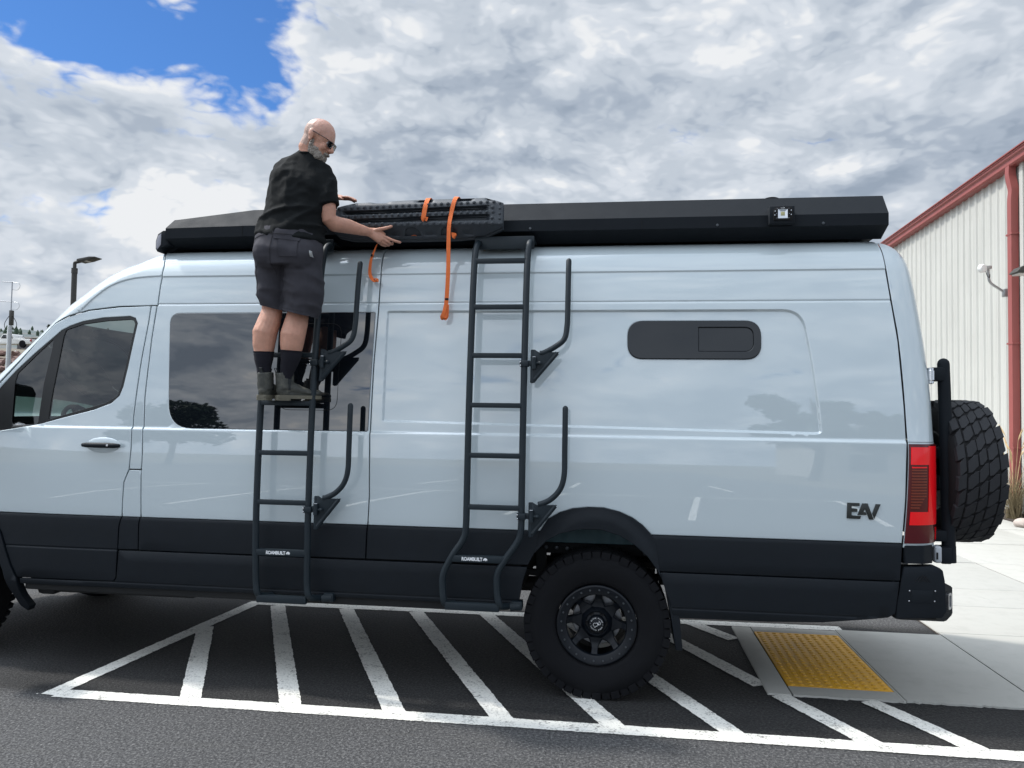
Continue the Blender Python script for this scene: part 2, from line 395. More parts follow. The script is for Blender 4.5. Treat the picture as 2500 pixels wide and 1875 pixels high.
def prism(bm, poly, axis, a, b, bev=0.0):
    """extrude a 2-D polygon between a and b along an axis: 'Y' poly=(x,z), 'X' poly=(y,z), 'Z' poly=(x,y)"""
    def P(p, t):
        return {'Y': (p[0], t, p[1]), 'X': (t, p[0], p[1]), 'Z': (p[0], p[1], t)}[axis]
    va = [bm.verts.new(P(p, a)) for p in poly]; vb = [bm.verts.new(P(p, b)) for p in poly]
    n = len(poly); fs = [bm.faces.new(va), bm.faces.new(vb[::-1])]
    for i in range(n): fs.append(bm.faces.new((va[i], vb[i], vb[(i + 1) % n], va[(i + 1) % n])))
    if bev > 0:
        es = list({e for f in fs for e in f.edges})
        bmesh.ops.bevel(bm, geom=es, offset=bev, segments=2, affect='EDGES', profile=0.5)

def catmull(pts, n=6, closed=False):
    P = [Vector(p) for p in pts]; out = []
    m = len(P); rng = range(m if closed else m - 1)
    for i in rng:
        p1, p2 = P[i], P[(i + 1) % m]
        p0 = P[i - 1] if (closed or i > 0) else p1 * 2 - p2
        p3 = P[(i + 2) % m] if (closed or i + 2 < m) else p2 * 2 - p1
        for k in range(n):
            t = k / n
            out.append(0.5 * ((2 * p1) + (p2 - p0) * t + (2 * p0 - 5 * p1 + 4 * p2 - p3) * t * t + (3 * p1 - p0 - 3 * p2 + p3) * t ** 3))
    if not closed: out.append(P[-1])
    return out

def fillet(pts, r, n=5):
    """polyline with rounded corners (3-D)"""
    P = [Vector(p) for p in pts]; out = [P[0]]
    for i in range(1, len(P) - 1):
        rr = r[i] if isinstance(r, (list, tuple)) else r
        a, b, c = P[i - 1], P[i], P[i + 1]
        d1 = (a - b); d2 = (c - b); l = min(rr, d1.length * 0.48, d2.length * 0.48)
        p, q = b + d1.normalized() * l, b + d2.normalized() * l
        for k in range(n + 1):
            t = k / n; out.append(p * (1 - t) ** 2 + b * 2 * t * (1 - t) + q * t * t)
    out.append(P[-1]); return out

def tube(bm, pts, rad, n=12, caps=True, dome=False, sx=1.0, up=None, tw=0.0):
    """sweep a circle (or ellipse: sx) along a polyline; rad may be a list"""
    P = [Vector(p) for p in pts]; m = len(P); rings = []
    rads = rad if isinstance(rad, (list, tuple)) else [rad] * m
    sxs = sx if isinstance(sx, (list, tuple)) else [sx] * m
    if dome:
        r_ = rads[-1]; d = (P[-1] - P[-2]).normalized(); base = P[-1].copy()
        for a in (30, 55, 75, 88): P.append(base + d * r_ * math.sin(R(a))); rads = list(rads) + [r_ * math.cos(R(a))]; sxs = list(sxs) + [sxs[-1]]
        m = len(P)
    ref = None
    for i in range(m):
        t = (P[min(i + 1, m - 1)] - P[max(i - 1, 0)]).normalized()
        if ref is None:
            ref = Vector(up) if up is not None else (Vector((0, 0, 1)) if abs(t.z) < 0.9 else Vector((1, 0, 0)))
        x = (ref - t * ref.dot(t))
        if x.length < 1e-6: x = t.orthogonal()
        x.normalize(); y = t.cross(x)
        if up is None: ref = x
        ring = []
        for k in range(n):
            a = 2 * math.pi * k / n + tw
            ring.append(bm.verts.new(P[i] + x * (math.cos(a) * rads[i] * sxs[i]) + y * (math.sin(a) * rads[i])))
        rings.append(ring)
    for i in range(m - 1):
        for k in range(n):
            bm.faces.new((rings[i][k], rings[i][(k + 1) % n], rings[i + 1][(k + 1) % n], rings[i + 1][k]))
    if caps:
        bm.faces.new(rings[0][::-1]); bm.faces.new(rings[-1])
    return rings

def lathe(bm, prof, origin=(0, 0, 0), axis='Y', n=48, a0=0.0, a1=2 * math.pi, closed=True):
    """revolve (r, t) pairs round an axis through origin"""
    o = Vector(origin); rings = []
    full = abs(a1 - a0 - 2 * math.pi) < 1e-6; cnt = n if full else n + 1
    for r_, t in prof:
        ring = []
        for k in range(cnt):
            a = a0 + (a1 - a0) * k / n; c, s = math.cos(a) * r_, math.sin(a) * r_
            v = {'Y': (c, t, s), 'X': (t, c, s), 'Z': (c, s, t)}[axis]
            ring.append(bm.verts.new(o + Vector(v)))
        rings.append(ring)
    for i in range(len(prof) - 1):
        for k in range(n):
            k2 = (k + 1) % cnt
            bm.faces.new((rings[i][k], rings[i][k2], rings[i + 1][k2], rings[i + 1][k]))
    if closed and full:
        if prof[0][0] > 1e-6: bm.faces.new(rings[0])
        if prof[-1][0] > 1e-6: bm.faces.new(rings[-1][::-1])
    return rings

def sphere(bm, c, r, u=16, v=10, mtx=None):
    g = bmesh.ops.create_uvsphere(bm, u_segments=u, v_segments=v, radius=1.0)
    rr = Vector(r) if not isinstance(r, (int, float)) else Vector((r, r, r))
    for q in g['verts']:
        p = Vector((q.co.x * rr.x, q.co.y * rr.y, q.co.z * rr.z))
        if mtx is not None: p = mtx @ p
        q.co = p + Vector(c)
    return g['verts']

def text_bm(s, size, extrude, align='LEFT', shear=0.0, space=1.0, offset=0.0):
    cu = D.curves.new('t', 'FONT'); cu.body = s; cu.size = size; cu.extrude = extrude; cu.align_x = align
    cu.shear = shear; cu.space_character = space; cu.offset = offset; cu.resolution_u = 3
    o = D.objects.new('t', cu); COL.objects.link(o)
    dg = bpy.context.evaluated_depsgraph_get(); me = D.meshes.new_from_object(o.evaluated_get(dg))
    D.objects.remove(o); D.curves.remove(cu)
    bm = BM(); bm.from_mesh(me); D.meshes.remove(me)
    return bm

# --- polygons in the van's side plane (x, z)
def resample(poly, step, closed=True):
    out = []; n = len(poly)
    for i in range(n if closed else n - 1):
        a, b = poly[i], poly[(i + 1) % n]; d = math.hypot(b[0] - a[0], b[1] - a[1]); k = max(1, int(math.ceil(d / step)))
        for j in range(k): out.append((a[0] + (b[0] - a[0]) * j / k, a[1] + (b[1] - a[1]) * j / k))
    if not closed: out.append(tuple(poly[-1]))
    return out

def inside(p, poly):
    x, z = p; c = False; n = len(poly); j = n - 1
    for i in range(n):
        xi, zi = poly[i]; xj, zj = poly[j]
        if (zi > z) != (zj > z) and x < (xj - xi) * (z - zi) / (zj - zi) + xi: c = not c
        j = i
    return c

def seg_dist(p, poly, closed=True):
    best = 1e9; n = len(poly)
    for i in range(n if closed else n - 1):
        ax, az = poly[i]; bx, bz = poly[(i + 1) % n]; dx, dz = bx - ax, bz - az; l = dx * dx + dz * dz
        t = 0 if l == 0 else max(0, min(1, ((p[0] - ax) * dx + (p[1] - az) * dz) / l))
        d = math.hypot(p[0] - ax - t * dx, p[1] - az - t * dz)
        if d < best: best = d
    return best

def area2(poly): return sum(poly[i][0] * poly[(i + 1) % len(poly)][1] - poly[(i + 1) % len(poly)][0] * poly[i][1] for i in range(len(poly)))

def round2(poly, r, n=5):
    """closed 2-D polygon with rounded corners; r may be a list"""
    out = []; m = len(poly)
    for i in range(m):
        rr = r[i] if isinstance(r, (list, tuple)) else r
        a, b, c = Vector(poly[i - 1]), Vector(poly[i]), Vector(poly[(i + 1) % m])
        if rr <= 0: out.append(tuple(b)); continue
        d1, d2 = a - b, c - b; l = min(rr, d1.length * 0.48, d2.length * 0.48)
        p, q = b + d1.normalized() * l, b + d2.normalized() * l
        for k in range(n + 1):
            t = k / n; v = p * (1 - t) ** 2 + b * 2 * t * (1 - t) + q * t * t; out.append((v.x, v.y))
    return out

def panel(name, outer, holes, yf, mats, parent, thick=0.02, zrows=(), dx=0.10, dz=0.08, edge=0.005, step=0.035, far=None,
          feats=(), smooth=None):
    """a shaped sheet over a 2-D outline (x, z): y = yf(x, z) in front, turned back at its edges; far=W mirrors it to the other side"""
    if area2(outer) < 0: outer = outer[::-1]
    holes = [h if area2(h) < 0 else h[::-1] for h in holes]
    def cross(poly):
        out = []; n = len(poly)
        for i in range(n):
            a, b = poly[i], poly[(i + 1) % n]; out.append(a); dzz = b[1] - a[1]
            if abs(dzz) < 1e-4: continue
            ts_ = sorted((z - a[1]) / dzz for z in zrows if 0.0005 < (z - a[1]) / dzz * abs(dzz) and (z - a[1]) / dzz < 1 - 0.0005 / abs(dzz))
            out += [(a[0] + (b[0] - a[0]) * t, a[1] + dzz * t) for t in ts_ if 0 < t < 1]
        return out
    loops = [cross(resample(outer, step))] + [cross(resample(h, step)) for h in holes]
    outs, ins = [], []
    for lp in loops:
        n = len(lp); inn = []; dirs = []
        for i in range(n):
            a, b, c = Vector(lp[i - 1]), Vector(lp[i]), Vector(lp[(i + 1) % n])
            t1 = (b - a); t2 = (c - b)
            n1 = Vector((t1.y, -t1.x)); n2 = Vector((t2.y, -t2.x))
            if n1.length: n1.normalize()
            if n2.length: n2.normalize()
            o_ = n1 + n2; o_ = o_.normalized() if o_.length > 1e-6 else n1
            k = 1 / max(0.5, o_.dot(n1)); inn.append((b.x - o_.x * edge * k, b.y - o_.y * edge * k)); dirs.append(o_)
        ins.append(inn); outs.append((lp, dirs))
    pts = []; edges = []
    for inn in ins:
        b0 = len(pts); pts += inn; edges += [(b0 + i, b0 + (i + 1) % len(inn)) for i in range(len(inn))]
    xs = [p[0] for p in outer]; zs = [p[1] for p in outer]
    rows = sorted(set([z for z in zrows if min(zs) < z < max(zs)]))
    full = [min(zs)] + rows + [max(zs)]; allrows = []
    for a, b in zip(full, full[1:]):
        k = max(1, int(math.ceil((b - a) / dz))); allrows += [a + (b - a) * j / k for j in range(k)]
    nx = max(1, int(math.ceil((max(xs) - min(xs)) / dx)))
    inner_loops = ins
    fpts = []
    for f in feats: fpts += resample(f, step, closed=False)
    cand = [(min(xs) + (max(xs) - min(xs)) * i / nx, z) for z in allrows[1:] for i in range(nx + 1)] + fpts
    prev = None; rowset = set(round(z, 6) for z in rows); nf = len(cand) - len(fpts)
    for ci, p in enumerate(cand):
        if not inside(p, inner_loops[0]) or any(inside(p, h) for h in inner_loops[1:]): continue
        if min(seg_dist(p, l) for l in inner_loops) < 0.006: continue
        if prev is not None and ci < nf and round(p[1], 6) in rowset and prev[1][1] == p[1] and prev[0] == ci - 1: edges.append((len(pts) - 1, len(pts)))
        pts.append(p); prev = (ci, p)
    res = geometry.delaunay_2d_cdt([Vector(p) for p in pts], edges, [], 0, 1e-5)
    V2, F2 = res[0], res[2]
    fr = [(v.x, v.y) for v in V2]; faces = []
    for f in F2:
        cx = sum(fr[i][0] for i in f) / len(f); cz = sum(fr[i][1] for i in f) / len(f)
        if inside((cx, cz), inner_loops[0]) and not any(inside((cx, cz), h) for h in inner_loops[1:]):
            a = (fr[f[1]][0] - fr[f[0]][0]) * (fr[f[2]][1] - fr[f[0]][1]) - (fr[f[1]][1] - fr[f[0]][1]) * (fr[f[2]][0] - fr[f[0]][0])
            faces.append(tuple(f) if a > 0 else tuple(f[::-1]))      # counter-clockwise in (x,z) -> normal -y
    def nrm3(x, z):
        h = 0.0015; gx = (yf(x + h, z) - yf(x - h, z)) / (2 * h); gz = (yf(x, z + h) - yf(x, z - h)) / (2 * h)
        return Vector((gx, -1, gz)).normalized()
    verts = [Vector((x, yf(x, z), z)) for x, z in fr]; norms = [nrm3(x, z) for x, z in fr]
    look = {}
    for i, p in enumerate(fr): look[(round(p[0], 4), round(p[1], 4))] = i
    def find(p):
        k = (round(p[0], 4), round(p[1], 4))
        if k in look: return look[k]
        return min(range(len(fr)), key=lambda i: (fr[i][0] - p[0]) ** 2 + (fr[i][1] - p[1]) ** 2)
    for (lp, dirs), inn in zip(outs, ins):
        n = len(lp); ii = [find(p) for p in inn]; b1 = len(verts)
        for p, d in zip(lp, dirs):
            n3 = nrm3(*p); verts.append(Vector((p[0], yf(*p) + edge * 0.6, p[1]))); norms.append((n3 + Vector((d.x, 0, d.y)) * 1.0).normalized())
        b2 = len(verts)
        for p, d in zip(lp, dirs):
            verts.append(Vector((p[0], yf(*p) + edge * 0.6, p[1]))); norms.append(Vector((d.x, 0, d.y)))
        b3 = len(verts)
        for p, d in zip(lp, dirs):
            verts.append(Vector((p[0], yf(*p) + thick, p[1]))); norms.append(Vector((d.x, 0, d.y)))
        for i in range(n):
            j = (i + 1) % n
            if ii[i] != ii[j]: faces.append((ii[i], b1 + i, b1 + j, ii[j]))
            faces.append((b2 + i, b3 + i, b3 + j, b2 + j))
    if far is not None:
        verts = [Vector((v.x, far - v.y, v.z)) for v in verts]; norms = [Vector((v.x, -v.y, v.z)) for v in norms]
        faces = [f[::-1] for f in faces]
    me = D.meshes.new(name); me.from_pydata([tuple(v) for v in verts], [], faces)
    finish(me, mats, None)
    me.polygons.foreach_set('use_smooth', [True] * len(me.polygons))
    if smooth is None: me.normals_split_custom_set_from_vertices([tuple(v) for v in norms])
    else: me.set_sharp_from_angle(angle=R(smooth))
    me.update()
    o = D.objects.new(name, me); COL.objects.link(o); attach(o, parent)
    return o

def sm(t): t = max(0.0, min(1.0, t)); return t * t * (3 - 2 * t)
def interp(xs, ys):
    """monotone cubic (PCHIP-like) interpolator"""
    n = len(xs); d = [(ys[i + 1] - ys[i]) / (xs[i + 1] - xs[i]) for i in range(n - 1)]
    m = [d[0]] + [0 if d[i - 1] * d[i] <= 0 else 2 * d[i - 1] * d[i] / (d[i - 1] + d[i]) for i in range(1, n - 1)] + [d[-1]]
    def f(x):
        if x <= xs[0]: return ys[0] + m[0] * (x - xs[0])
        if x >= xs[-1]: return ys[-1] + m[-1] * (x - xs[-1])
        i = 0
        while x > xs[i + 1]: i += 1
        h = xs[i + 1] - xs[i]; t = (x - xs[i]) / h
        return (ys[i] * (1 + 2 * t) * (1 - t) ** 2 + m[i] * h * t * (1 - t) ** 2 + ys[i + 1] * t * t * (3 - 2 * t) + m[i + 1] * h * t * t * (t - 1))
    return f
# ================================================================== SETTING
# ---- ground, asphalt
def terr_h(x, y):
    t = -0.68 * x + 0.733 * y
    h = interp_t(t)
    return h
_ti = [-4000, 40, 75, 110, 170, 420, 700, 950, 1150, 1500, 4000]
_th = [0, 0, 6.0, 8.6, 9.0, 20, 46, 73, 69, 55, 55]
def interp_t(t):
    for i in range(len(_ti) - 1):
        if t <= _ti[i + 1]:
            k = (t - _ti[i]) / (_ti[i + 1] - _ti[i]); k = max(0, min(1, k)); return _th[i] + (_th[i + 1] - _th[i]) * k
    return _th[-1]

def sheet(bm, x0, x1, y0, y1, z, nx=1, ny=1):
    vs_ = [[bm.verts.new((x0 + (x1 - x0) * i / nx, y0 + (y1 - y0) * j / ny, z)) for i in range(nx + 1)] for j in range(ny + 1)]
    for j in range(ny):
        for i in range(nx): bm.faces.new((vs_[j][i], vs_[j][i + 1], vs_[j + 1][i + 1], vs_[j + 1][i]))

bm = BM(); sheet(bm, -3000, 3000, -3000, 3000, -0.05); g_ = obj('ground', bm, 'dirt'); tag(g_, kind='structure')
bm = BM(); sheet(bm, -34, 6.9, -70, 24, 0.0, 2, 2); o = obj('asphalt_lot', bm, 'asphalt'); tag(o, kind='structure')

# rising ground and far hills on the left
bm = BM()
ts = [38, 45, 52, 58, 63, 68, 72, 75, 80, 90, 100, 110, 125, 170, 260, 420, 560, 700, 800, 880, 950, 1020, 1150, 1400]
lat = [-1.0 + i * 0.02 for i in range(101)]
rows = []
for t in ts:
    row = []
    for a in lat:
        s_ = a * (t * 0.55 + 20)
        x = -0.68 * t - 0.733 * s_ * -1 * 1.0
        y = 0.733 * t + 0.68 * s_
        n_ = mnoise.fractal(Vector((x, y, 0)) * (0.12 if t < 120 else 0.006), 1.0, 2.0, 4)
        z = interp_t(t) + n_ * (0.35 if t < 120 else 0.07 * (t - 100) ** 0.8)
        if t <= 40: z = -0.06
        row.append(bm.verts.new((x, y, z)))
    rows.append(row)
for i in range(len(ts) - 1):
    for j in range(len(lat) - 1):
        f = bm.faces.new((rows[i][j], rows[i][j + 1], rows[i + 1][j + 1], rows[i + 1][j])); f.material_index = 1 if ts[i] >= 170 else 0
o = obj('hillside', bm, ['dirt', 'hill']); tag(o, kind='structure')
def terr_pt(t, s_):
    x = -0.68 * t + 0.733 * s_; y = 0.733 * t + 0.68 * s_
    n_ = mnoise.fractal(Vector((x, y, 0)) * (0.12 if t < 120 else 0.006), 1.0, 2.0, 4)
    return Vector((x, y, interp_t(t) + n_ * (0.35 if t < 120 else 0.07 * (t - 100) ** 0.8)))

# ridge-line woodland: a far wood that reads as one mass
bm = BM(); rnd = random.Random(3)
for i in range(260):
    t = rnd.uniform(840, 960); s_ = rnd.uniform(-170, 330); p = terr_pt(t, s_); h = rnd.uniform(2, 6) * (1.9 if rnd.random() < 0.04 else 1)
    tube(bm, [p - Vector((0, 0, 2)), p + Vector((0, 0, h * 0.5)), p + Vector((0, 0, h))], [h * 0.30, h * 0.30, 0.2], n=5)
o = obj('ridge_wood', bm, 'leaf_dark', smooth=None); tag(o, 'dark line of trees along the far hill ridge', 'trees', kind='stuff')

# ---- painted markings
LINE_Z = 0.004
mark_i = [0]
def strip(pts, name='painted_line'):
    """painted quad given by four ground corners"""
    mark_i[0] += 1; z = LINE_Z + 0.00012 * mark_i[0]
    bm = BM(); rs = random.Random(mark_i[0])
    a, b, c, d = [Vector((*p, 0)) for p in pts]              # a-b one long edge, d-c the other
    n = max(2, int((b - a).length / 0.010)); v1, v2 = [], []; q1 = q2 = 0.0
    for i in range(n + 1):
        t = i / n; q1 = 0.6 * q1 + rs.gauss(0, 0.0014); q2 = 0.6 * q2 + rs.gauss(0, 0.0014); e1, e2 = q1, q2
        p, q = a.lerp(b, t), d.lerp(c, t); w_ = (p - q).normalized()
        p += w_ * e1; q -= w_ * e2
        v1.append(bm.verts.new((p.x, p.y, z))); v2.append(bm.verts.new((q.x, q.y, z)))
    for i in range(n): bm.faces.new((v1[i], v1[i + 1], v2[i + 1], v2[i]))
    return obj(name, bm, 'line_paint', marks, smooth=None)
bm = BM(); sheet(bm, -3.32, -3.31, -0.46, -0.45, 0.0035)
marks = obj('painted_markings', bm, 'line_paint'); tag(marks, kind='structure')
def band(p, q, wd=0.118):
    p, q = Vector((*p, 0)), Vector((*q, 0)); d = (q - p).normalized(); s_ = Vector((-d.y, d.x, 0)) * wd / 2
    return strip([(p + s_)[:2], (q + s_)[:2], (q - s_)[:2], (p - s_)[:2]])
band((-3.20, -0.425), (2.9, -0.385), 0.122)
band((-3.03, 1.815), (1.93, 1.90), 0.125)
band((-3.235, -0.46), (-3.045, 1.85), 0.115)
dirx = -1.10 / 2.22                                          # hatch strokes lean the same way
def hatch(xf, y1, y0=-0.42):
    band((xf + dirx * (y0 + 0.40), y0), (xf + dirx * (y1 + 0.40), y1), 0.122)
hatch(-2.37, 1.03); hatch(-1.745, 1.76); hatch(-1.12, 1.77); hatch(-0.495, 1.78); hatch(0.125, 1.80)
hatch(0.775, 1.82)
band((1.487, -0.41), (1.12, 0.285), 0.122); band((1.04, 0.435), (0.315, 1.83), 0.122)
band((2.022, -0.41), (1.64, 0.275), 0.122); band((1.02, 1.44), (0.74, 1.85), 0.122)
for k, x in enumerate((-9.0, -6.3, -3.6, -0.9, 1.8, 4.5)):
    band((x, -11.5), (x - 0.6, -6.6), 0.11)
band((-12, -11.6), (6, -11.3), 0.12); band((-9, -20), (-9, -15), 0.12); band((-5, -20), (-5, -15), 0.12); band((-1, -20), (-1, -15), 0.12); band((3, -20), (3, -15), 0.12)
# the fine stone kerb dust strip is left out; concrete walk and plaza of single slabs
bm = BM(); sheet(bm, 2.655, 6.98, 1.86, 23.9, 0.004); 
walk = obj('pavement', bm, 'mulch'); tag(walk, kind='structure')
slab_r = random.Random(31)
def slab(x0, x1, y0, y1, z=0.012, gap=0.012, bev=0.006, rough_front=False):
    bm = BM(); g = gap / 2
    if rough_front:                                      # hand-tooled edge broken against the asphalt
        n = max(3, int((x1 - x0) / 0.022)); fr = [(x0 + g + (x1 - x0 - gap) * i / n, y0 + g + slab_r.gauss(0, 0.0045)) for i in range(n + 1)]
        prism(bm, fr + [(x1 - g, y1 - g), (x0 + g, y1 - g)], 'Z', -0.04, z)
    else:
        box(bm, (x0 + g, y0 + g, -0.04), (x1 - g, y1 - g, z), bev=bev, seg=2)
    return obj('concrete_slab', bm, 'concrete', walk)
# ramp apron with the tactile plate set into it
PX0, PX1, PY0, PY1 = 1.203, 1.845, 0.435, 1.662
slab(1.045, PX0, 0.28, 1.795); slab(PX1, 1.86, 0.28, 1.795, gap=0.001, bev=0.0005); slab(PX0, PX1, 0.28, PY0, gap=0.0015, rough_front=True); slab(PX0, PX1, PY1, 1.795, gap=0.0015, bev=0.0005)
slab(1.86, 2.665, 0.285, 1.835, rough_front=True)
xs_ = [2.665, 4.34, 6.0, 6.98]
for a, b in zip(xs_, xs_[1:]): slab(a, b, 0.29, 1.90, rough_front=True)
ys_ = [1.90, 2.86, 3.62, 5.1, 6.6, 8.1, 9.6, 11.2, 12.8, 14.4, 16, 18, 20, 22]
for j, (c, d) in enumerate(zip(ys_, ys_[1:])):
    for a, b in zip(xs_[:3], [4.34, 6.0, 6.62]): slab(a, b, c, d, z=0.010 + 0.001 * ((j * 7 + int(a * 10)) % 4))
# tactile plate: yellow field, raised rim line, truncated domes one by one
plate = thing('tactile_plate', 'yellow tactile paving plate with raised domes set in the kerb ramp', 'tactile paving', ((PX0 + PX1) / 2, (PY0 + PY1) / 2, 0))
bm = BM(); box(bm, (PX0 + 0.004, PY0 + 0.004, -0.02), (PX1 - 0.004, PY1 - 0.004, 0.014), bev=0.003); obj('plate', bm, 'tactile', plate)
bm = BM(); lathe(bm, [(0.0175, 0.0), (0.0165, 0.0025), (0.0125, 0.0046), (0.0, 0.005)], axis='Z', n=10, closed=False)
dome_me = D.meshes.new('dome'); bm.to_mesh(dome_me); bm.free(); finish(dome_me, 'tactile', 50)
nx_, ny_ = 11, 21
for i in range(nx_):
    for j in range(ny_):
        inst('dome', dome_me, plate, Matrix.Translation((PX0 + 0.035 + (PX1 - PX0 - 0.07) * i / (nx_ - 1), PY0 + 0.035 + (PY1 - PY0 - 0.07) * j / (ny_ - 1), 0.0138)))

# ---- metal building on the right
bld = thing('metal_building', 'cream ribbed metal building with red gutter and downspout behind the van', 'building', (7.0, 9.6, 0))
WX = 7.0; EZ = 6.11
bm = BM(); box(bm, (WX + 0.05, 4.0, 0), (24, 64, EZ + 0.1)); obj('wall_core', bm, 'wall_cream', bld)
bm = BM()
prism(bm, [(WX - 0.22, EZ + 0.21), (WX + 9, EZ + 1.2), (24.3, EZ + 0.3), (24.3, EZ + 0.2), (WX + 9, EZ + 1.1), (WX - 0.22, EZ + 0.19)], 'Y', 3.9, 64.1); obj('roof', bm, 'red_trim', bld)
# one panel: three ribs, 0.915 m wide
PW = 0.915; prof_ = []
for k in range(3):
    y0 = k * PW / 3
    prof_ += [(y0, 0), (y0 + 0.055, -0.0), (y0 + 0.078, -0.030), (y0 + 0.118, -0.030), (y0 + 0.141, 0.0), (y0 + 0.195, 0.0), (y0 + 0.203, -0.005), (y0 + 0.222, -0.005), (y0 + 0.230, 0.0), (y0 + 0.258, 0.0), (y0 + 0.266, -0.005), (y0 + 0.285, -0.005), (y0 + 0.293, 0.0)]
prof_.append((PW, 0))
bm = BM(); lo_ = [bm.verts.new((x, y, 0.10)) for y, x in prof_]; hi_ = [bm.verts.new((x, y, EZ + 0.02)) for y, x in prof_]
for i in range(len(prof_) - 1): bm.faces.new((lo_[i], hi_[i], hi_[i + 1], lo_[i + 1]))
for z in (0.95, 1.62, 2.45, 3.32, 4.16, 5.0, 5.7):
    for k in range(3):
        for dy in (0.04, 0.16):
            y = k * PW / 3 + dy; box(bm, (-0.006, y - 0.006, z - 0.006), (0.002, y + 0.006, z + 0.006))
pan_me = D.meshes.new('wall_panel'); bmesh.ops.recalc_face_normals(bm, faces=bm.faces[:]); bm.to_mesh(pan_me); bm.free(); finish(pan_me, 'wall_cream', 20)
for k in range(60): inst('wall_panel', pan_me, bld, Matrix.Translation((WX, 5.0 + k * PW + 0.037, 0)))
bm = BM(); box(bm, (WX - 0.05, 4.0, 0.0), (WX + 0.02, 60, 0.11)); obj('base_trim', bm, 'mulch', bld)
# gutter: stepped box section
gp = [(WX + 0.02, EZ - 0.01), (WX - 0.13, EZ - 0.01), (WX - 0.15, EZ + 0.02), (WX - 0.15, EZ + 0.10), (WX - 0.185, EZ + 0.125), (WX - 0.185, EZ + 0.16), (WX - 0.20, EZ + 0.165), (WX - 0.20, EZ + 0.20), (WX + 0.02, EZ + 0.20)]
bm = BM(); prism(bm, gp, 'Y', 4.0, 60); obj('gutter', bm, 'red_trim', bld, 25)
DY = 9.62
bm = BM()
path = fillet([(WX - 0.09, DY, EZ + 0.01), (WX - 0.10, DY, EZ - 0.14), (WX - 0.075, DY - 0.06, EZ - 0.42), (WX - 0.09, DY - 0.06, EZ - 0.6), (WX - 0.09, DY - 0.06, 0.12)], 0.06)
tube(bm, path, 0.082, n=4, up=(0, 1, 0), tw=math.pi / 4, sx=1.25); obj('downspout', bm, 'red_trim', bld, 30)
for z in (1.2, 3.0, 4.9):
    bm = BM(); box(bm, (WX - 0.155, DY - 0.16, z), (WX - 0.02, DY + 0.06, z + 0.03)); obj('downspout_strap', bm, 'red_trim', bld)
bm = BM(); box(bm, (WX - 0.045, DY - 0.32, 0.1), (WX + 0.01, DY - 0.20, EZ)); obj('corner_flashing', bm, 'wall_cream', bld)
bld.rotation_euler.z = R(-2.0)
# antenna on a bent arm
ant = thing('wall_antenna', 'small white round antenna on a bent grey arm fixed to the cream wall', 'antenna', (WX - 0.04, 9.95, 3.95))
bm = BM(); AC = Vector((6.50, 9.78, 4.36)); Ma = Matrix.Rotation(R(25), 4, 'Z')
lathe(bm, [(0.0, -0.055), (0.062, -0.05), (0.075, -0.035), (0.075, 0.022), (0.058, 0.04), (0.0, 0.043)], axis='Y', n=24, closed=False)
for v in bm.verts: v.co = AC + Ma @ v.co
obj('dish', bm, 'white_plastic', ant)
bm = BM(); tube(bm, fillet([(6.60, 9.80, 4.38), (6.62, 9.82, 4.36), (6.63, 9.82, 4.12), (6.92, 9.82, 3.92)], 0.09), 0.022, n=10); obj('arm', bm, 'galv', ant)
bm = BM(); box(bm, (6.52, 9.76, 4.35), (6.66, 9.84, 4.41), bev=0.01); obj('clamp', bm, 'galv', ant)
bm = BM(); box(bm, (6.86, 9.77, 3.86), (WX - 0.02, 9.87, 4.0), bev=0.01); obj('foot', bm, 'galv', ant)
bm = BM(); tube(bm, catmull([(6.55, 9.75, 4.30), (6.57, 9.74, 4.22), (6.62, 9.77, 4.20), (6.64, 9.8, 4.26)], 5), 0.006, n=6); obj('cable', bm, 'gap', ant)
# wall light at the right edge
wl = thing('wall_light', 'dark hooded wall light at the right edge on cream building', 'wall light', (WX, 9.05, 4.1))
bm = BM(); prism(bm, [(WX - 0.03, 4.25), (WX - 0.18, 4.27), (WX - 0.36, 4.20), (WX - 0.44, 4.11), (WX - 0.40, 4.10), (WX - 0.03, 4.13)], 'Y', 8.72, 8.99, bev=0.008); obj('hood', bm, 'lamp_dark', wl)
bm = BM(); box(bm, (WX - 0.40, 8.75, 4.075), (WX - 0.22, 8.96, 4.10), bev=0.005); obj('lens', bm, 'lamp_lens', wl)
bm = BM(); box(bm, (WX - 0.035, 8.75, 3.98), (WX - 0.01, 8.96, 4.26), bev=0.004); obj('back_plate', bm, 'lamp_dark', wl)
# mulch strip, dry grass clump, stone
bm = BM(); box(bm, (6.63, 1.9, -0.02), (6.96, 22, 0.03)); o = obj('planting_strip', bm, 'mulch'); tag(o, kind='structure')
gr = thing('ornamental_grass', 'dry straw coloured ornamental grass clump growing beside the red downspout', 'grass clump', (6.78, 9.35, 0.03))
rnd = random.Random(11)
bm = BM(); bm2 = BM()
for i in range(150):
    a = rnd.uniform(0, 6.283); l = rnd.uniform(0.5, 1.0); out_ = rnd.uniform(0.10, 0.42); b0 = Vector((6.78 + rnd.gauss(0, 0.04), 9.35 + rnd.gauss(0, 0.05), 0.02))
    p1 = b0 + Vector((math.cos(a) * out_ * 0.35, math.sin(a) * out_ * 0.35, l * 0.6)); p2 = b0 + Vector((math.cos(a) * out_, math.sin(a) * out_, l * (0.95 if rnd.random() < 0.6 else 0.7)))
    tube(bm, catmull([b0, p1, p2], 3), [0.004, 0.004, 0.004, 0.003, 0.003, 0.002, 0.001], n=3, caps=False)
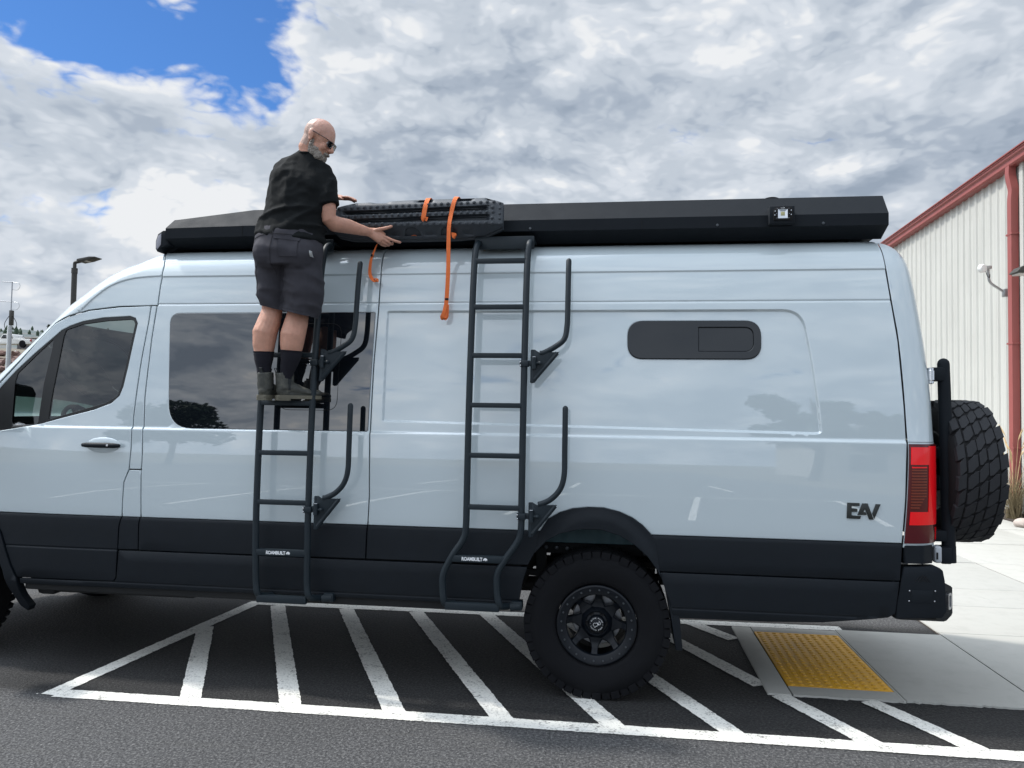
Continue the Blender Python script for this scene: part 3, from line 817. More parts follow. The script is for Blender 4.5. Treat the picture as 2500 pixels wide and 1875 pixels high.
for i in range(16):
    a = rnd.uniform(0, 6.283); h = rnd.uniform(0.95, 1.5); b0 = Vector((6.78, 9.35, 0.3)); o_ = rnd.uniform(0.05, 0.35)
    top = Vector((6.78 + math.cos(a) * o_, 9.35 + math.sin(a) * o_, h)); d_ = Vector((math.cos(a) * 0.10, math.sin(a) * 0.10, 0.16))
    tube(bm2, [b0, top - d_ * 0.3], 0.003, n=3); tube(bm2, [top - d_ * 0.3, top + d_ * 0.2, top + d_ * 0.7, top + d_], [0.004, 0.014, 0.012, 0.002], n=5)
tag(obj('blades', bm, 'straw_dark', gr), kind='stuff'); tag(obj('plumes', bm2, 'straw', gr), kind='stuff')
bm = BM(); sphere(bm, (6.50, 8.44, 0.07), (0.16, 0.13, 0.085), 14, 9)
for v in bm.verts: v.co += Vector((1, 1, 0.6)) * 0.02 * mnoise.noise(v.co * 9)
o = obj('stone', bm, 'beige_stone'); tag(o, 'smooth beige stone lying on the concrete at the right edge', 'stone')

# ---- things far left
lamp = thing('street_lamp', 'dark street lamp with flat tilted head rising behind the van bonnet', 'street lamp', (-16.6, 17, 0))
bm = BM(); tube(bm, [(-16.62, 17, 0), (-16.60, 17, 5.95)], [0.085, 0.08], n=14); obj('pole', bm, 'lamp_dark', lamp)
bm = BM(); tube(bm, [(-16.60, 17, 5.82), (-16.60, 17, 5.98)], 0.092, n=14); obj('collar', bm, 'lamp_dark', lamp)
bm = BM(); tube(bm, fillet([(-16.60, 17, 5.95), (-16.60, 17, 6.16), (-16.38, 17, 6.20)], 0.05), 0.052, n=10); obj('arm', bm, 'lamp_dark', lamp)
bm = BM(); Mh = Matrix.Translation((-16.16, 17, 6.235)) @ Matrix.Rotation(R(-9), 4, 'Y')
prism(bm, [(-0.27, 0.0), (-0.24, 0.045), (0.16, 0.05), (0.36, 0.012), (0.36, -0.01), (0.1, -0.045), (-0.22, -0.05)], 'Y', -0.17, 0.17, bev=0.006)
for v in bm.verts: v.co = Mh @ v.co
obj('head', bm, 'lamp_dark', lamp)
bm = BM(); box(bm, (-0.05, -0.13, -0.058), (0.18, 0.13, -0.048), bev=0.003, mtx=Mh @ Matrix.Rotation(R(-14), 4, 'Y') @ Matrix.Translation((0, 0, 0.005))); obj('lens', bm, 'lamp_lens', lamp)
bm = BM(); lathe(bm, [(0.03, 0.04), (0.03, 0.085), (0.0, 0.095)], axis='Z', n=10, closed=False)
for v in bm.verts: v.co = Mh @ (v.co + Vector((-0.12, 0, 0)))
obj('photocell', bm, 'lamp_dark', lamp)

ml = Vector((-24.86, 24, 0))
mast = thing('antenna_mast', 'tall grey mast with two small antennas and a white conduit at far left', 'mast', ml)
bm = BM(); tube(bm, [ml, ml + Vector((0.06, 0, 5.35))], [0.072, 0.06], n=10); obj('pole', bm, 'galv', mast)
bm = BM(); tube(bm, [ml + Vector((-0.10, -0.03, 0)), ml + Vector((-0.02, -0.03, 4.95))], 0.035, n=8); obj('conduit', bm, 'white_plastic', mast)
bm = BM(); tube(bm, [ml + Vector((0.10, -0.05, 0)), ml + Vector((0.13, -0.05, 4.9))], 0.02, n=8); obj('conduit', bm, 'steel', mast)
bm = BM(); box(bm, ml + Vector((0.02, -0.07, 5.0)), ml + Vector((0.14, 0.07, 5.62)), bev=0.01); obj('junction_box', bm, 'lamp_dark', mast)
bm = BM(); tube(bm, [ml + Vector((0.05, 0, 5.6)), ml + Vector((0.06, 0, 6.78))], 0.022, n=8); obj('mast_tube', bm, 'steel', mast)
for z, l in ((6.80, 0.42), (5.98, 0.46)):
    bm = BM(); tube(bm, [ml + Vector((-l, 0, z + 0.03)), ml + Vector((0.08, 0, z))], 0.016, n=6); obj('antenna_boom', bm, 'steel', mast)
    bm = BM(); tube(bm, catmull([ml + Vector((0.08, 0, z)), ml + Vector((0.36, 0, z - 0.05)), ml + Vector((0.42, 0, z - 0.2)), ml + Vector((0.3, 0, z - 0.33)), ml + Vector((0.07, 0, z - 0.3))], 5), 0.009, n=5); obj('cable', bm, 'galv', mast)
for s_ in (-1, 1):
    bm = BM(); tube(bm, catmull([ml + Vector((0.05, 0, 5.5)), ml + Vector((0.05 + s_ * 0.27, 0, 5.1)), ml + Vector((0.05 + s_ * 0.22, 0, 4.85)), ml + Vector((0.04, 0, 4.9))], 5), 0.012, n=5); obj('cable', bm, 'gap', mast)

# riprap boulders on the bank
rnd = random.Random(21); rock_mes = []
for k in range(5):
    bm = BM(); bmesh.ops.create_icosphere(bm, subdivisions=2, radius=0.5)
    off = Vector((k * 7.3, 0, 0))
    for v in bm.verts:
        d_ = v.co.normalized(); v.co = d_ * (0.40 + 0.20 * mnoise.noise(d_ * 1.3 + off) + 0.10 * mnoise.cell(d_ * 2.1 + off)); v.co.z *= 0.75
    me = D.meshes.new('rock'); bm.to_mesh(me); bm.free(); finish(me, 'rock', 20); rock_mes.append(me)
for i in range(80):
    t = rnd.uniform(57, 74); s_ = rnd.uniform(-4.0, 1.2); p = terr_pt(t, s_); sc = rnd.uniform(0.5, 1.35)
    o = inst('boulder', rock_mes[i % 5], None, Matrix.Translation(p + Vector((0, 0, 0.10 * sc))) @ Matrix.Rotation(rnd.uniform(0, 6.28), 4, 'Z') @ Matrix.Rotation(rnd.uniform(-0.5, 0.5), 4, 'X') @ Matrix.Diagonal((sc, sc * rnd.uniform(0.7, 1.1), sc * rnd.uniform(0.6, 0.9), 1)))
    tag(o, 'reddish brown riprap boulder on the bank behind the mast', 'rock', 'boulders on the bank at far left')

# white pickup on the bank
tp = Vector((-72.6, 80.0, 8.55)); Tr = thing('parked_pickup', 'white crew cab pickup truck parked on top of the bank', 'pickup truck', tp)
def trp(poly, y0, y1, nm, mt, bev=0.03):
    bm = BM(); prism(bm, [(tp.x + a, tp.z + b) for a, b in poly], 'Y', tp.y + y0, tp.y + y1, bev=bev); return obj(nm, bm, mt, Tr)
trp([(-3.0, 0.45), (2.75, 0.45), (2.8, 1.05), (-0.2, 1.10), (-1.5, 1.08), (-2.95, 0.98)], -0.95, 0.95, 'body', 'truck_paint')
trp([(-1.55, 1.06), (0.55, 1.06), (0.25, 1.62), (-0.1, 1.70), (-0.95, 1.70), (-1.15, 1.58)], -0.85, 0.85, 'cab', 'truck_paint')
for q in ([(-1.30, 1.13), (-0.62, 1.13), (-0.62, 1.58), (-1.02, 1.58)], [(-0.55, 1.13), (0.30, 1.13), (0.12, 1.54), (-0.55, 1.58)]): trp(q, -0.87, -0.84, 'window', 'dark_glass', 0.005)
for wx in (-2.1, 1.65):
    bm = BM(); lathe(bm, [(0.0, -0.97), (0.22, -0.98), (0.24, -0.96), (0.36, -0.97), (0.39, -0.92), (0.39, -0.7), (0, -0.7)], (tp.x + wx, tp.y, tp.z + 0.39), n=20, closed=False); obj('wheel', bm, 'rubber', Tr)
    bm = BM(); lathe(bm, [(0.46, -0.958), (0.46, -0.953), (0.0, -0.953)], (tp.x + wx, tp.y, tp.z + 0.45), n=20, a0=0, a1=math.pi); obj('wheel_arch', bm, 'gap', Tr)
trp([(2.66, 0.75), (2.82, 0.75), (2.82, 1.02), (2.66, 1.02)], -0.965, -0.80, 'tail_light', 'red_lamp', 0.01)
trp([(-0.25, 0.92), (-0.05, 0.92), (-0.05, 0.97), (-0.25, 0.97)], -0.975, -0.94, 'door_handle', 'gap', 0.005)
trp([(0.55, 1.30), (2.9, 1.30), (2.9, 1.36), (0.55, 1.36)], -0.8, -0.74, 'ladder_rail', 'steel', 0.01); trp([(1.55, 1.0), (1.62, 1.0), (1.62, 1.62), (1.55, 1.62)], -0.8, -0.74, 'rack_post', 'steel', 0.01)
# shed and dark trailer behind the pickup, hydrant, young conifer
sh = thing('storage_shed', 'low dark storage shed with a pale roof beyond the white pickup', 'shed', (-74, 90, 8.7))
bm = BM(); box(bm, (-81, 90, 8.5), (-68.5, 95, 10.7)); obj('wall', bm, 'shed', sh)
bm = BM(); prism(bm, [(-81.4, 10.7), (-68.2, 10.7), (-68.2, 10.9), (-81.4, 10.9)], 'Y', 89.5, 95.5); obj('roof', bm, 'far_stucco', sh)
hp = Vector((-51.15, 55.0, 5.75)); hy = thing('fire_hydrant', 'small white fire hydrant standing on the bank right of the mast', 'hydrant', hp)
bm = BM(); lathe(bm, [(0.16, -0.3), (0.16, 0.05), (0.12, 0.07), (0.12, 0.34), (0.15, 0.36), (0.15, 0.40), (0.11, 0.50), (0.04, 0.56), (0.04, 0.60), (0, 0.60)], hp, axis='Z', n=14); obj('barrel', bm, 'white_plastic', hy)
bm = BM(); tube(bm, [hp + Vector((-0.2, 0, 0.27)), hp + Vector((0.2, 0, 0.27))], 0.055, n=10); obj('nozzle', bm, 'white_plastic', hy)

def leafy(bm, c, rad, n, size, rnd, flat=1.0, shell=0.35):
    c = Vector(c)
    for i in range(n):
        d_ = Vector((rnd.gauss(0, 1), rnd.gauss(0, 1), rnd.gauss(0, 1))).normalized(); r_ = rnd.uniform(shell, 1.0) ** 0.6
        p = c + Vector((d_.x * rad[0], d_.y * rad[1], d_.z * rad[2])) * r_
        x = Vector((rnd.gauss(0, 1), rnd.gauss(0, 1), rnd.gauss(0, 0.7))).normalized(); y = x.orthogonal().normalized(); y.rotate(Matrix.Rotation(rnd.uniform(0, 6.28), 3, x)); s_ = size * rnd.uniform(0.6, 1.4)
        bm.faces.new([bm.verts.new(q) for q in (p - x * s_, p + y * s_ * 0.45, p + x * s_, p - y * s_ * 0.45)])
def tree(loc, h, cr, label, seed, lm='leaf', nm='broadleaf_tree', n=5200, conifer=False, leaf=0.17, nl=13, ls=(0.30, 0.5)):
    rnd = random.Random(seed); loc = Vector(loc); t_ = thing(nm, label, 'tree', loc)
    bm = BM()
    tube(bm, [loc - Vector((0, 0, 0.2)), loc + Vector((0.05 * h, 0, h * 0.3)), loc + Vector((0.02 * h, 0.03 * h, h * 0.62)), loc + Vector((0, 0, h * 0.9))], [0.035 * h, 0.026 * h, 0.016 * h, 0.003 * h], n=9)
    lobes = []
    if conifer:
        for k in range(9):
            z = h * (0.18 + 0.09 * k); rr = cr * (1 - k / 9.5); lobes.append((loc + Vector((0, 0, z)), (rr, rr, h * 0.075)))
    else:
        for k in range(nl):
            a = rnd.uniform(0, 6.28); rr = rnd.uniform(0.25, 0.72) * cr; z = h * rnd.uniform(0.42, 0.9); s_ = rnd.uniform(*ls) * cr
            c = loc + Vector((math.cos(a) * rr, math.sin(a) * rr, z)); lobes.append((c, (s_, s_, s_ * 0.8)))
            st = loc + Vector((0.03 * h, 0, h * rnd.uniform(0.28, 0.5))); tube(bm, [st, st.lerp(c, 0.55) + Vector((0, 0, 0.03 * h)), c], [0.013 * h, 0.008 * h, 0.003 * h], n=6)
    obj('trunk', bm, 'bark', t_)
    bm = BM()
    for c, r_ in lobes: leafy(bm, c, r_, n // len(lobes), leaf, rnd)
    obj('crown', bm, lm, t_, smooth=None)
    return t_
tree(terr_pt(102, 4.2), 3.4, 1.1, 'small young conifer behind the white pickup on the bank', 5, 'leaf_dark', 'young_conifer', 900, True, 0.16)
# what the van's paint and glass mirror: trees and a building across the lot
tree((11.0, -40, 0), 9.6, 4.4, 'large broadleaf tree across the lot mirrored in the rear panel', 8, 'leaf_dark', leaf=0.30, nl=16, ls=(0.16, 0.30), n=4200)
tree((17.5, -45, 0), 7.4, 3.3, 'rounder broadleaf tree across the lot near the stucco building', 18, 'leaf_dark', leaf=0.26)
tree((-27.5, -40, 0), 7.2, 3.9, 'broadleaf tree across the lot mirrored in the side window', 9, 'leaf_dark', leaf=0.26)
sb = thing('stucco_building', 'pale gabled building across the lot mirrored in the rear panel', 'building', (24, -56, 0))
bm = BM(); prism(bm, [(15, 0), (34, 0), (34, 5.0), (24.5, 9.3), (15, 5.0)], 'Y', -70, -56); obj('wall', bm, 'far_stucco', sb)
bm = BM(); prism(bm, [(14.3, 4.9), (24.5, 9.6), (34.7, 4.9), (34.7, 5.2), (24.5, 9.95), (14.3, 5.2)], 'Y', -71, -55.4); obj('roof', bm, 'shed', sb)
for k in range(3):
    bm = BM(); box(bm, (17.5 + k * 5, -56.06, 0.9), (20.2 + k * 5, -55.98, 2.6)); obj('window', bm, 'dark_glass', sb)
# ================================================================== VAN
W = 2.02                                                   # body width; near side at y = 0, front towards -x
van = thing('camper_van', 'pale blue grey high roof camper van with black lower cladding', 'van', (-1.6, 1.0, 0))
SIL = [(-4.53, 1.62), (-4.21, 1.943), (-4.055, 2.086), (-3.91, 2.223), (-3.815, 2.318), (-3.755, 2.380), (-3.685, 2.449), (-3.58, 2.529), (-3.51, 2.587), (-3.43, 2.647), (-3.325, 2.709), (-3.24, 2.746), (-3.165, 2.778), (-3.10, 2.797), (-3.04, 2.810), (-2.96, 2.822), (-2.80, 2.826)]
pbase = interp([0.30, 0.55, 0.95, 1.05, 1.25, 1.5, 1.8, 2.1, 2.364, 2.5, 2.62, 2.70, 2.76, 2.80, 2.825, 2.84],
               [0.03, 0.016, 0.008, 0.002, 0.0, 0.006, 0.022, 0.048, 0.076, 0.096, 0.121, 0.152, 0.195, 0.25, 0.33, 0.42])
REC = round2([(-1.36, 1.66), (1.268, 1.625), (1.302, 1.63), (1.289, 1.78), (1.268, 1.97), (1.246, 2.13), (1.205, 2.363), (-1.36, 2.363)],
             [0.01, 0.0, 0.03, 0, 0, 0, 0.14, 0.01], 8)
def recess(x, z):
    if x < -1.45 or x > 1.4 or z < 1.55 or z > 2.42: return 0.0
    d_ = seg_dist((x, z), REC); s_ = d_ if inside((x, z), REC) else -d_
    return 0.014 * sm((s_ + 0.007) / 0.014)
def yside(x, z):
    y = pbase(z)
    y += 0.013 * sm((z - 1.576) / 0.022)                    # shoulder under the windows
    y += 0.0045 * math.exp(-((z - 2.420) / 0.0045) ** 2) if x > -2.97 else 0
    y -= 0.007 * sm((z - 2.606) / 0.014)                    # roof crease
    if z > 2.0 and x > -1.44: y += recess(x, z)
    elif x > -1.44: y += recess(x, z)
    if x < -3.3: y += 0.045 * (-3.3 - x) ** 2
    return y
def ycap(x, z):
    """front roof corner: rolls over towards the windscreen along its edge"""
    y = pbase(z) + 0.013
    if x < -3.3: y += 0.045 * (-3.3 - x) ** 2
    k = 0.0
    if x < -2.9:
        d_ = seg_dist((x, z), SIL, closed=False); k = max(0.0, 1 - d_ / 0.13)
        wgt = sm((-2.98 - x) / 0.25)
    y -= 0.007 * sm((z - crease_z(x) + 0.010) / 0.014) * (1 - k)
    if x < -2.9:
        y += 0.115 * wgt * k ** 2.1
    return y
crease_z = interp([-3.6, -3.496, -3.43, -3.333, -3.23, -3.124, -2.973, -2.5], [2.30, 2.415, 2.478, 2.551, 2.592, 2.612, 2.620, 2.62])
ROWS = [1.57, 1.5765, 1.581, 1.5865, 1.592, 1.598, 1.605, 2.405, 2.412, 2.416, 2.42, 2.424, 2.428, 2.435, 2.600, 2.606, 2.6095, 2.613, 2.6165, 2.62, 2.626, 2.66, 2.69, 2.715, 2.735, 2.752, 2.768, 2.782, 2.795, 2.806, 2.815, 2.822]
def offs(poly, d_):
    n = len(poly); out = []
    for i in range(n):
        a, b, c = Vector(poly[i - 1]), Vector(poly[i]), Vector(poly[(i + 1) % n]); t_ = (c - a).normalized(); out.append((b.x + t_.y * d_, b.y - t_.x * d_))
    return out
RECF = [offs(REC, e) + [offs(REC, e)[0]] for e in (-0.009, -0.004, 0.0, 0.004, 0.009)]
G2 = 0.0035
CRF = [[(x, crease_z(x) + e) for x in [-3.52 + 0.0125 * k for k in range(44)]] for e in (-0.014, -0.010, -0.0065, -0.003, 0.0005, 0.004, 0.008)]
# outlines (x, z)
seam_front = [(-3.014, 2.408), (-3.02, 2.29), (-3.047, 2.04), (-3.072, 1.66), (-3.068, 1.45), (-3.075, 1.318), (-3.109, 1.229), (-3.115, 1.12), (-3.117, 1.004)]
door_top = [(-4.40, 1.585), (-4.089, 1.889), (-3.95, 2.035), (-3.83, 2.17), (-3.715, 2.288), (-3.66, 2.318), (-3.609, 2.338), (-3.469, 2.377), (-3.252, 2.40)]
DOOR = door_top + [(x - G2, z) for x, z in seam_front] + [(-4.10, 1.004), (-4.20, 1.45), (-4.38, 1.53)]
WIN = [(-4.24, 1.575), (-4.20, 1.72), (-4.087, 1.858), (-3.98, 1.968), (-3.85, 2.085), (-3.706, 2.205), (-3.66, 2.245), (-3.60, 2.275), (-3.506, 2.306), (-3.354, 2.331), (-3.159, 2.341), (-3.118, 2.328), (-3.098, 2.291), (-3.116, 2.16), (-3.139, 1.989), (-3.161, 1.859), (-3.183, 1.799), (-3.238, 1.749), (-3.363, 1.702), (-3.555, 1.655), (-3.748, 1.604), (-3.944, 1.569), (-4.10, 1.545)]
GLS = [(-3.626, 2.245), (-3.503, 2.285), (-3.33, 2.307), (-3.16, 2.316), (-3.13, 2.309), (-3.119, 2.287), (-3.135, 2.16), (-3.178, 1.869), (-3.203, 1.799), (-3.285, 1.75), (-3.70, 1.634), (-3.689, 1.763), (-3.657, 2.036), (-3.641, 2.20)]
QTR = round2([(-3.97, 1.945), (-3.715, 2.185), (-3.722, 2.10), (-3.757, 1.884), (-3.778, 1.602), (-3.985, 1.590), (-3.985, 1.88)], [0.01, 0.02, 0.01, 0, 0.02, 0.04, 0.01])
BPIL = [(x + G2, z) for x, z in seam_front[1:6]] + [(-2.986, 1.322), (-2.984, 1.368), (-2.983, 1.45), (-3.0, 1.79), (-2.986, 2.19), (-2.975, 2.405), (-3.010, 2.408)]
BPIL = [(x + G2, z) for x, z in seam_front[:6]] + [(-2.988 - G2, 1.318), (-2.986 - G2, 1.368), (-2.987 - G2, 1.45), (-3.0 - G2, 1.79), (-2.986 - G2, 2.19), (-2.971 - G2, 2.408)]
BLOW = [(-3.075 + G2, 1.310), (-3.109 + G2, 1.229), (-3.115 + G2, 1.12), (-3.117 + G2, 1.004), (-2.982 - G2, 1.004), (-2.989 - G2, 1.310)]
mid_l = [(-2.971 + G2, 2.408), (-2.986 + G2, 2.19), (-3.0 + G2, 1.79), (-2.987 + G2, 1.45), (-2.986 + G2, 1.37), (-2.989 + G2, 1.30), (-2.982 + G2, 1.004)]
seam2 = [(-1.432, 2.822), (-1.424, 2.64), (-1.424, 2.36), (-1.436, 2.03), (-1.440, 1.60), (-1.431, 1.19), (-1.438, 1.004)]
roofseam = [(-2.966, 2.414), (-2.965, 2.537), (-2.962, 2.621), (-2.964, 2.689), (-2.985, 2.76), (-3.02, 2.806)]
MID = mid_l + [(x - G2, z) for x, z in seam2[::-1]] + [(x + G2, z) for x, z in roofseam[::-1]]
SWIN = round2([(-2.868, 2.359), (-1.424 - 0.018, 2.361), (-1.455, 1.590), (-2.815, 1.590)], [0.075, 0.012, 0.012, 0.16], 8)
RS = [(1.695, 2.715), (1.702, 2.587), (1.719, 2.413), (1.748, 2.173), (1.769, 1.78), (1.775, 1.58), (1.762, 1.241), (1.744, 1.004)]   # rear corner seam
flare_o = [(-0.345, 1.004), (-0.299, 1.079), (-0.228, 1.121), (-0.15, 1.147), (-0.056, 1.158), (0.038, 1.157), (0.131, 1.136), (0.209, 1.103), (0.271, 1.059), (0.323, 1.004)]
REAR = [(x + G2, z) for x, z in seam2] + flare_o + [(x - G2, z) for x, z in RS[::-1]] + [(1.685, 2.79), (1.68, 2.822)]
CAP = SIL[:-2] + [(x - G2, z) for x, z in roofseam[::-1][1:]] + [(-2.971 - G2, 2.4145), (-3.252, 2.409), (-3.469, 2.386), (-3.609, 2.347), (-3.66, 2.327), (-3.722, 2.297), (-3.835, 2.179), (-3.955, 2.044), (-4.094, 1.898), (-4.41, 1.594)]
BUNK = round2([(0.174, 2.300), (0.969, 2.300), (0.969, 2.063), (0.174, 2.063)], 0.095, 8)

for far in (None, W):
    P_ = dict(parent=van, far=far)
    dr = panel('front_door', DOOR, [WIN], yside, 'paint', zrows=ROWS, **P_)
    panel('window_frame', [(x, z) for x, z in WIN], [GLS, QTR], lambda x, z: yside(x, z) + 0.004, 'window_rubber', dr, far=far, edge=0.003)
    panel('glass', offs(GLS[::-1], 0.004) if area2(GLS) < 0 else offs(GLS, 0.004), [], lambda x, z: yside(x, z) + 0.010, 'cab_glass', dr, far=far, thick=0.004, edge=0.001)
    panel('quarter_glass', offs(QTR[::-1], 0.004) if area2(QTR) < 0 else offs(QTR, 0.004), [], lambda x, z: yside(x, z) + 0.009, 'cab_glass', dr, far=far, thick=0.004, edge=0.001)
    if far is None: door = dr
    panel('door_pillar', BPIL, [], yside, 'paint', zrows=ROWS, dx=0.03, **P_)
    panel('fuel_flap', BLOW, [], yside, 'paint', dx=0.04, **P_)
    mp = panel('side_panel', MID, [SWIN], yside, 'paint', zrows=ROWS, **P_)
    panel('side_window', SWIN, [], lambda x, z: pbase(z) + 0.0125, 'privacy_glass', mp, far=far, thick=0.008, edge=0.004)
    panel('rear_quarter_panel', REAR, [BUNK] if far is None else [], yside, 'paint', zrows=ROWS, feats=RECF, dx=0.08, **P_)
    panel('roof_corner', CAP, [], ycap, 'paint', zrows=[2.3 + 0.02 * k for k in range(27)], dx=0.03, dz=0.02, step=0.012, feats=CRF, **P_)
sw = [o for o in D.objects if o.name == 'side_window'][0]
bm = BM(); vf = round2([(-2.06, 2.285), (-1.662, 2.285), (-1.668, 1.722), (-2.06, 1.722)], 0.07, 7); vf3 = [(x, pbase(z) + 0.0120, z) for x, z in vf]; tube(bm, vf3 + [vf3[0]], 0.0018, n=6, caps=False); obj('vent_frame', bm, 'gap', sw)
rq = [o for o in van.children if o.name.startswith('rear_quarter_panel')][0]

# bunk window: frame, pane, sliding vent
fr_ = panel('bunk_window', BUNK, [round2([(0.60, 2.258), (0.926, 2.258), (0.926, 2.110), (0.60, 2.110)], [0.005, 0.055, 0.055, 0.005], 8)], lambda x, z: yside(x, z) - 0.010 - 0.0, 'bunk_glass', van, thick=0.03, edge=0.006)
panel('vent_pane', round2([(0.602, 2.256), (0.924, 2.256), (0.924, 2.112), (0.602, 2.112)], [0.005, 0.053, 0.053, 0.005], 8), [], lambda x, z: yside(x, z) - 0.004, 'bunk_glass', fr_, edge=0.002)

# dark shell behind the panel joints, closing the cargo box
def ysh(x, z): return yside(x, z) + 0.028 if z > 1.0 else yside(x, 1.0) + 0.03
SH = [(-2.93, 0.62), (-0.52, 0.62), (-0.45, 0.84), (-0.40, 0.92), (-0.30, 1.02), (-0.15, 1.08), (0.05, 1.08), (0.18, 1.05), (0.30, 0.95), (0.40, 0.82), (0.46, 0.62), (1.70, 0.62), (1.70, 2.80), (-2.93, 2.80)]
for far in (None, W):
    panel('inner_shell', SH, [], ysh, 'gap', van, far=far, thick=0.01, edge=0.001, dx=0.3, dz=0.15, zrows=[2.7, 2.76])
bm = BM(); prism(bm, [(0.10, 0.62), (0.10, 1.7), (0.17, 2.45), (0.42, 2.75), (W - 0.42, 2.75), (W - 0.17, 2.45), (W - 0.10, 1.7), (W - 0.10, 0.62)], 'X', -2.95, -2.90); obj('bulkhead', bm, 'interior', van)

# roof, windscreen, nose: lofted across the body
def loft(name, stations, mt, crown, ncr=16):
    """stations: (x, z, y_edge); arcs across the van"""
    bm = BM(); rows = []
    for x, z, ye in stations:
        row = []
        for k in range(ncr + 1):
            t = k / ncr; y = ye + (W - 2 * ye) * t; u = 2 * t - 1
            row.append(bm.verts.new((x + crown[0] * (1 - u * u) , y, z + crown[1] * (1 - u ** 4))))
        rows.append(row)
    for a, b in zip(rows, rows[1:]):
        for k in range(ncr): bm.faces.new((a[k], a[k + 1], b[k + 1], b[k]))
    return obj(name, bm, mt, van, 40)
top = [(x, z - 0.004, ycap(x, z) + 0.004) for x, z in SIL if x > -3.80]
loft('roof', top + [(x, 2.822, yside(x, 2.822) + 0.004) for x in (-2.9, -2.0, -1.0, 0.0, 1.0, 1.68)], 'paint', (0.0, 0.045))
loft('windscreen', [(x, z, ycap(x, z) + 0.012) for x, z in [(-4.53, 1.615), (-4.36, 1.785), (-4.21, 1.937), (-4.055, 2.08), (-3.91, 2.217), (-3.80, 2.326)]], 'cab_glass', (-0.16, 0.02))
loft('bonnet', [(-5.22, 1.20, 0.26), (-5.15, 1.30, 0.20), (-5.0, 1.38, 0.15), (-4.7, 1.50, 0.11), (-4.42, 1.60, 0.085)], 'paint', (-0.12, 0.04))
loft('front_bumper', [(-5.26, 0.42, 0.30), (-5.30, 0.55, 0.22), (-5.30, 0.80, 0.20), (-5.24, 1.19, 0.25)], 'trim', (-0.14, 0.0))
FEN = [(-5.22, 1.19), (-5.13, 1.30), (-4.98, 1.38), (-4.70, 1.49), (-4.43, 1.585), (-4.385, 1.52), (-4.207, 1.45), (-4.107, 1.004), (-4.80, 1.004), (-5.24, 1.02)]
def yfen(x, z): return yside(x, z) + (0.9 * max(0.0, -4.85 - x) ** 1.7)
for far in (None, W): panel('front_wing', FEN, [], yfen, 'paint', van, far=far, dx=0.04)
# rear corner and doors: arc in plan, leaning forward with height
seamx = interp([0.60, 0.81, 1.0, 1.24, 1.58, 1.78, 2.17, 2.41, 2.587, 2.70, 2.80], [1.698, 1.729, 1.744, 1.762, 1.775, 1.769, 1.748, 1.719, 1.702, 1.695, 1.69])
rearx = interp([0.60, 1.0, 1.58, 1.91, 2.155, 2.367, 2.53, 2.67, 2.75, 2.79, 2.80], [1.955, 1.965, 1.968, 1.958, 1.937, 1.912, 1.892, 1.868, 1.83, 1.785, 1.75])
def corner_row(z, dy=0.0, n=10):
    xs0, xr = seamx(z) + G2, rearx(z); y0 = pbase(z) + 0.013 * sm((z - 1.576) / 0.022) + dy; ry = 0.15; out = []
    for k in range(n + 1):
        a = k / n * math.pi / 2; out.append((xs0 + (xr - xs0) * math.sin(a) ** 1.0, y0 + ry * (1 - math.cos(a)), z))
    return out
def rear_loft(name, z0, z1, mt, half, zs=None, a0=0, parent=van):
    bm = BM(); zs = zs or [z0 + (z1 - z0) * k / 40 for k in range(41)]; rows = []
    for z in zs:
        c = corner_row(z)
        if half: pts = c
        else:
            y_a = c[-1][1]; pts = c + [(c[-1][0] + 0.012 * math.sin(math.pi * k / 8), y_a + (W - 2 * y_a) * k / 8, z) for k in range(1, 8)] + [(x, W - y, z_) for x, y, z_ in c[::-1]]
        rows.append([bm.verts.new(p) for p in pts])
    for a, b in zip(rows, rows[1:]):
        for k in range(len(a) - 1): bm.faces.new((a[k], a[k + 1], b[k + 1], b[k]))
    return obj(name, bm, mt, parent, 40)
zs_up = [1.586 + (2.60 - 1.586) * k / 14 for k in range(15)] + [2.64, 2.68, 2.71, 2.735, 2.755, 2.77, 2.782, 2.792, 2.80]
rear_loft('rear_doors', 0, 0, 'paint', False, zs_up)
rear_loft('rear_doors_lower', 0, 0, 'paint', False, [0.98 + (1.583 - 0.98) * k / 10 for k in range(11)]).scale = (1, 1, 1)
bm = BM(); prism(bm, [(1.62, 0.36), (1.735, 0.36), (1.735, W - 0.36), (1.62, W - 0.36)], 'Z', 2.74, 2.822, bev=0.01); obj('rear_roof_spoiler', bm, 'paint', van)
# door handle: recessed dish and bar
bm = BM(); bmm = Matrix.Translation((-3.267, 0.004, 1.469)); sphere(bm, (-3.267, 0.006, 1.470), (0.125, 0.012, 0.052), 28, 12); obj('handle_dish', bm, 'paint', door)
bm = BM(); tube(bm, [(-3.395, -0.022, 1.470), (-3.36, -0.034, 1.471), (-3.26, -0.038, 1.471), (-3.17, -0.034, 1.470), (-3.14, -0.022, 1.469)], [0.013, 0.0165, 0.0175, 0.0165, 0.013], n=12, dome=True); obj('door_handle', bm, 'trim', door)
bm = BM(); lathe(bm, [(0.0, -0.054), (0.0075, -0.053), (0.009, -0.045)], (-3.20, 0, 1.471), n=14, closed=False); obj('lock', bm, 'chrome', door)

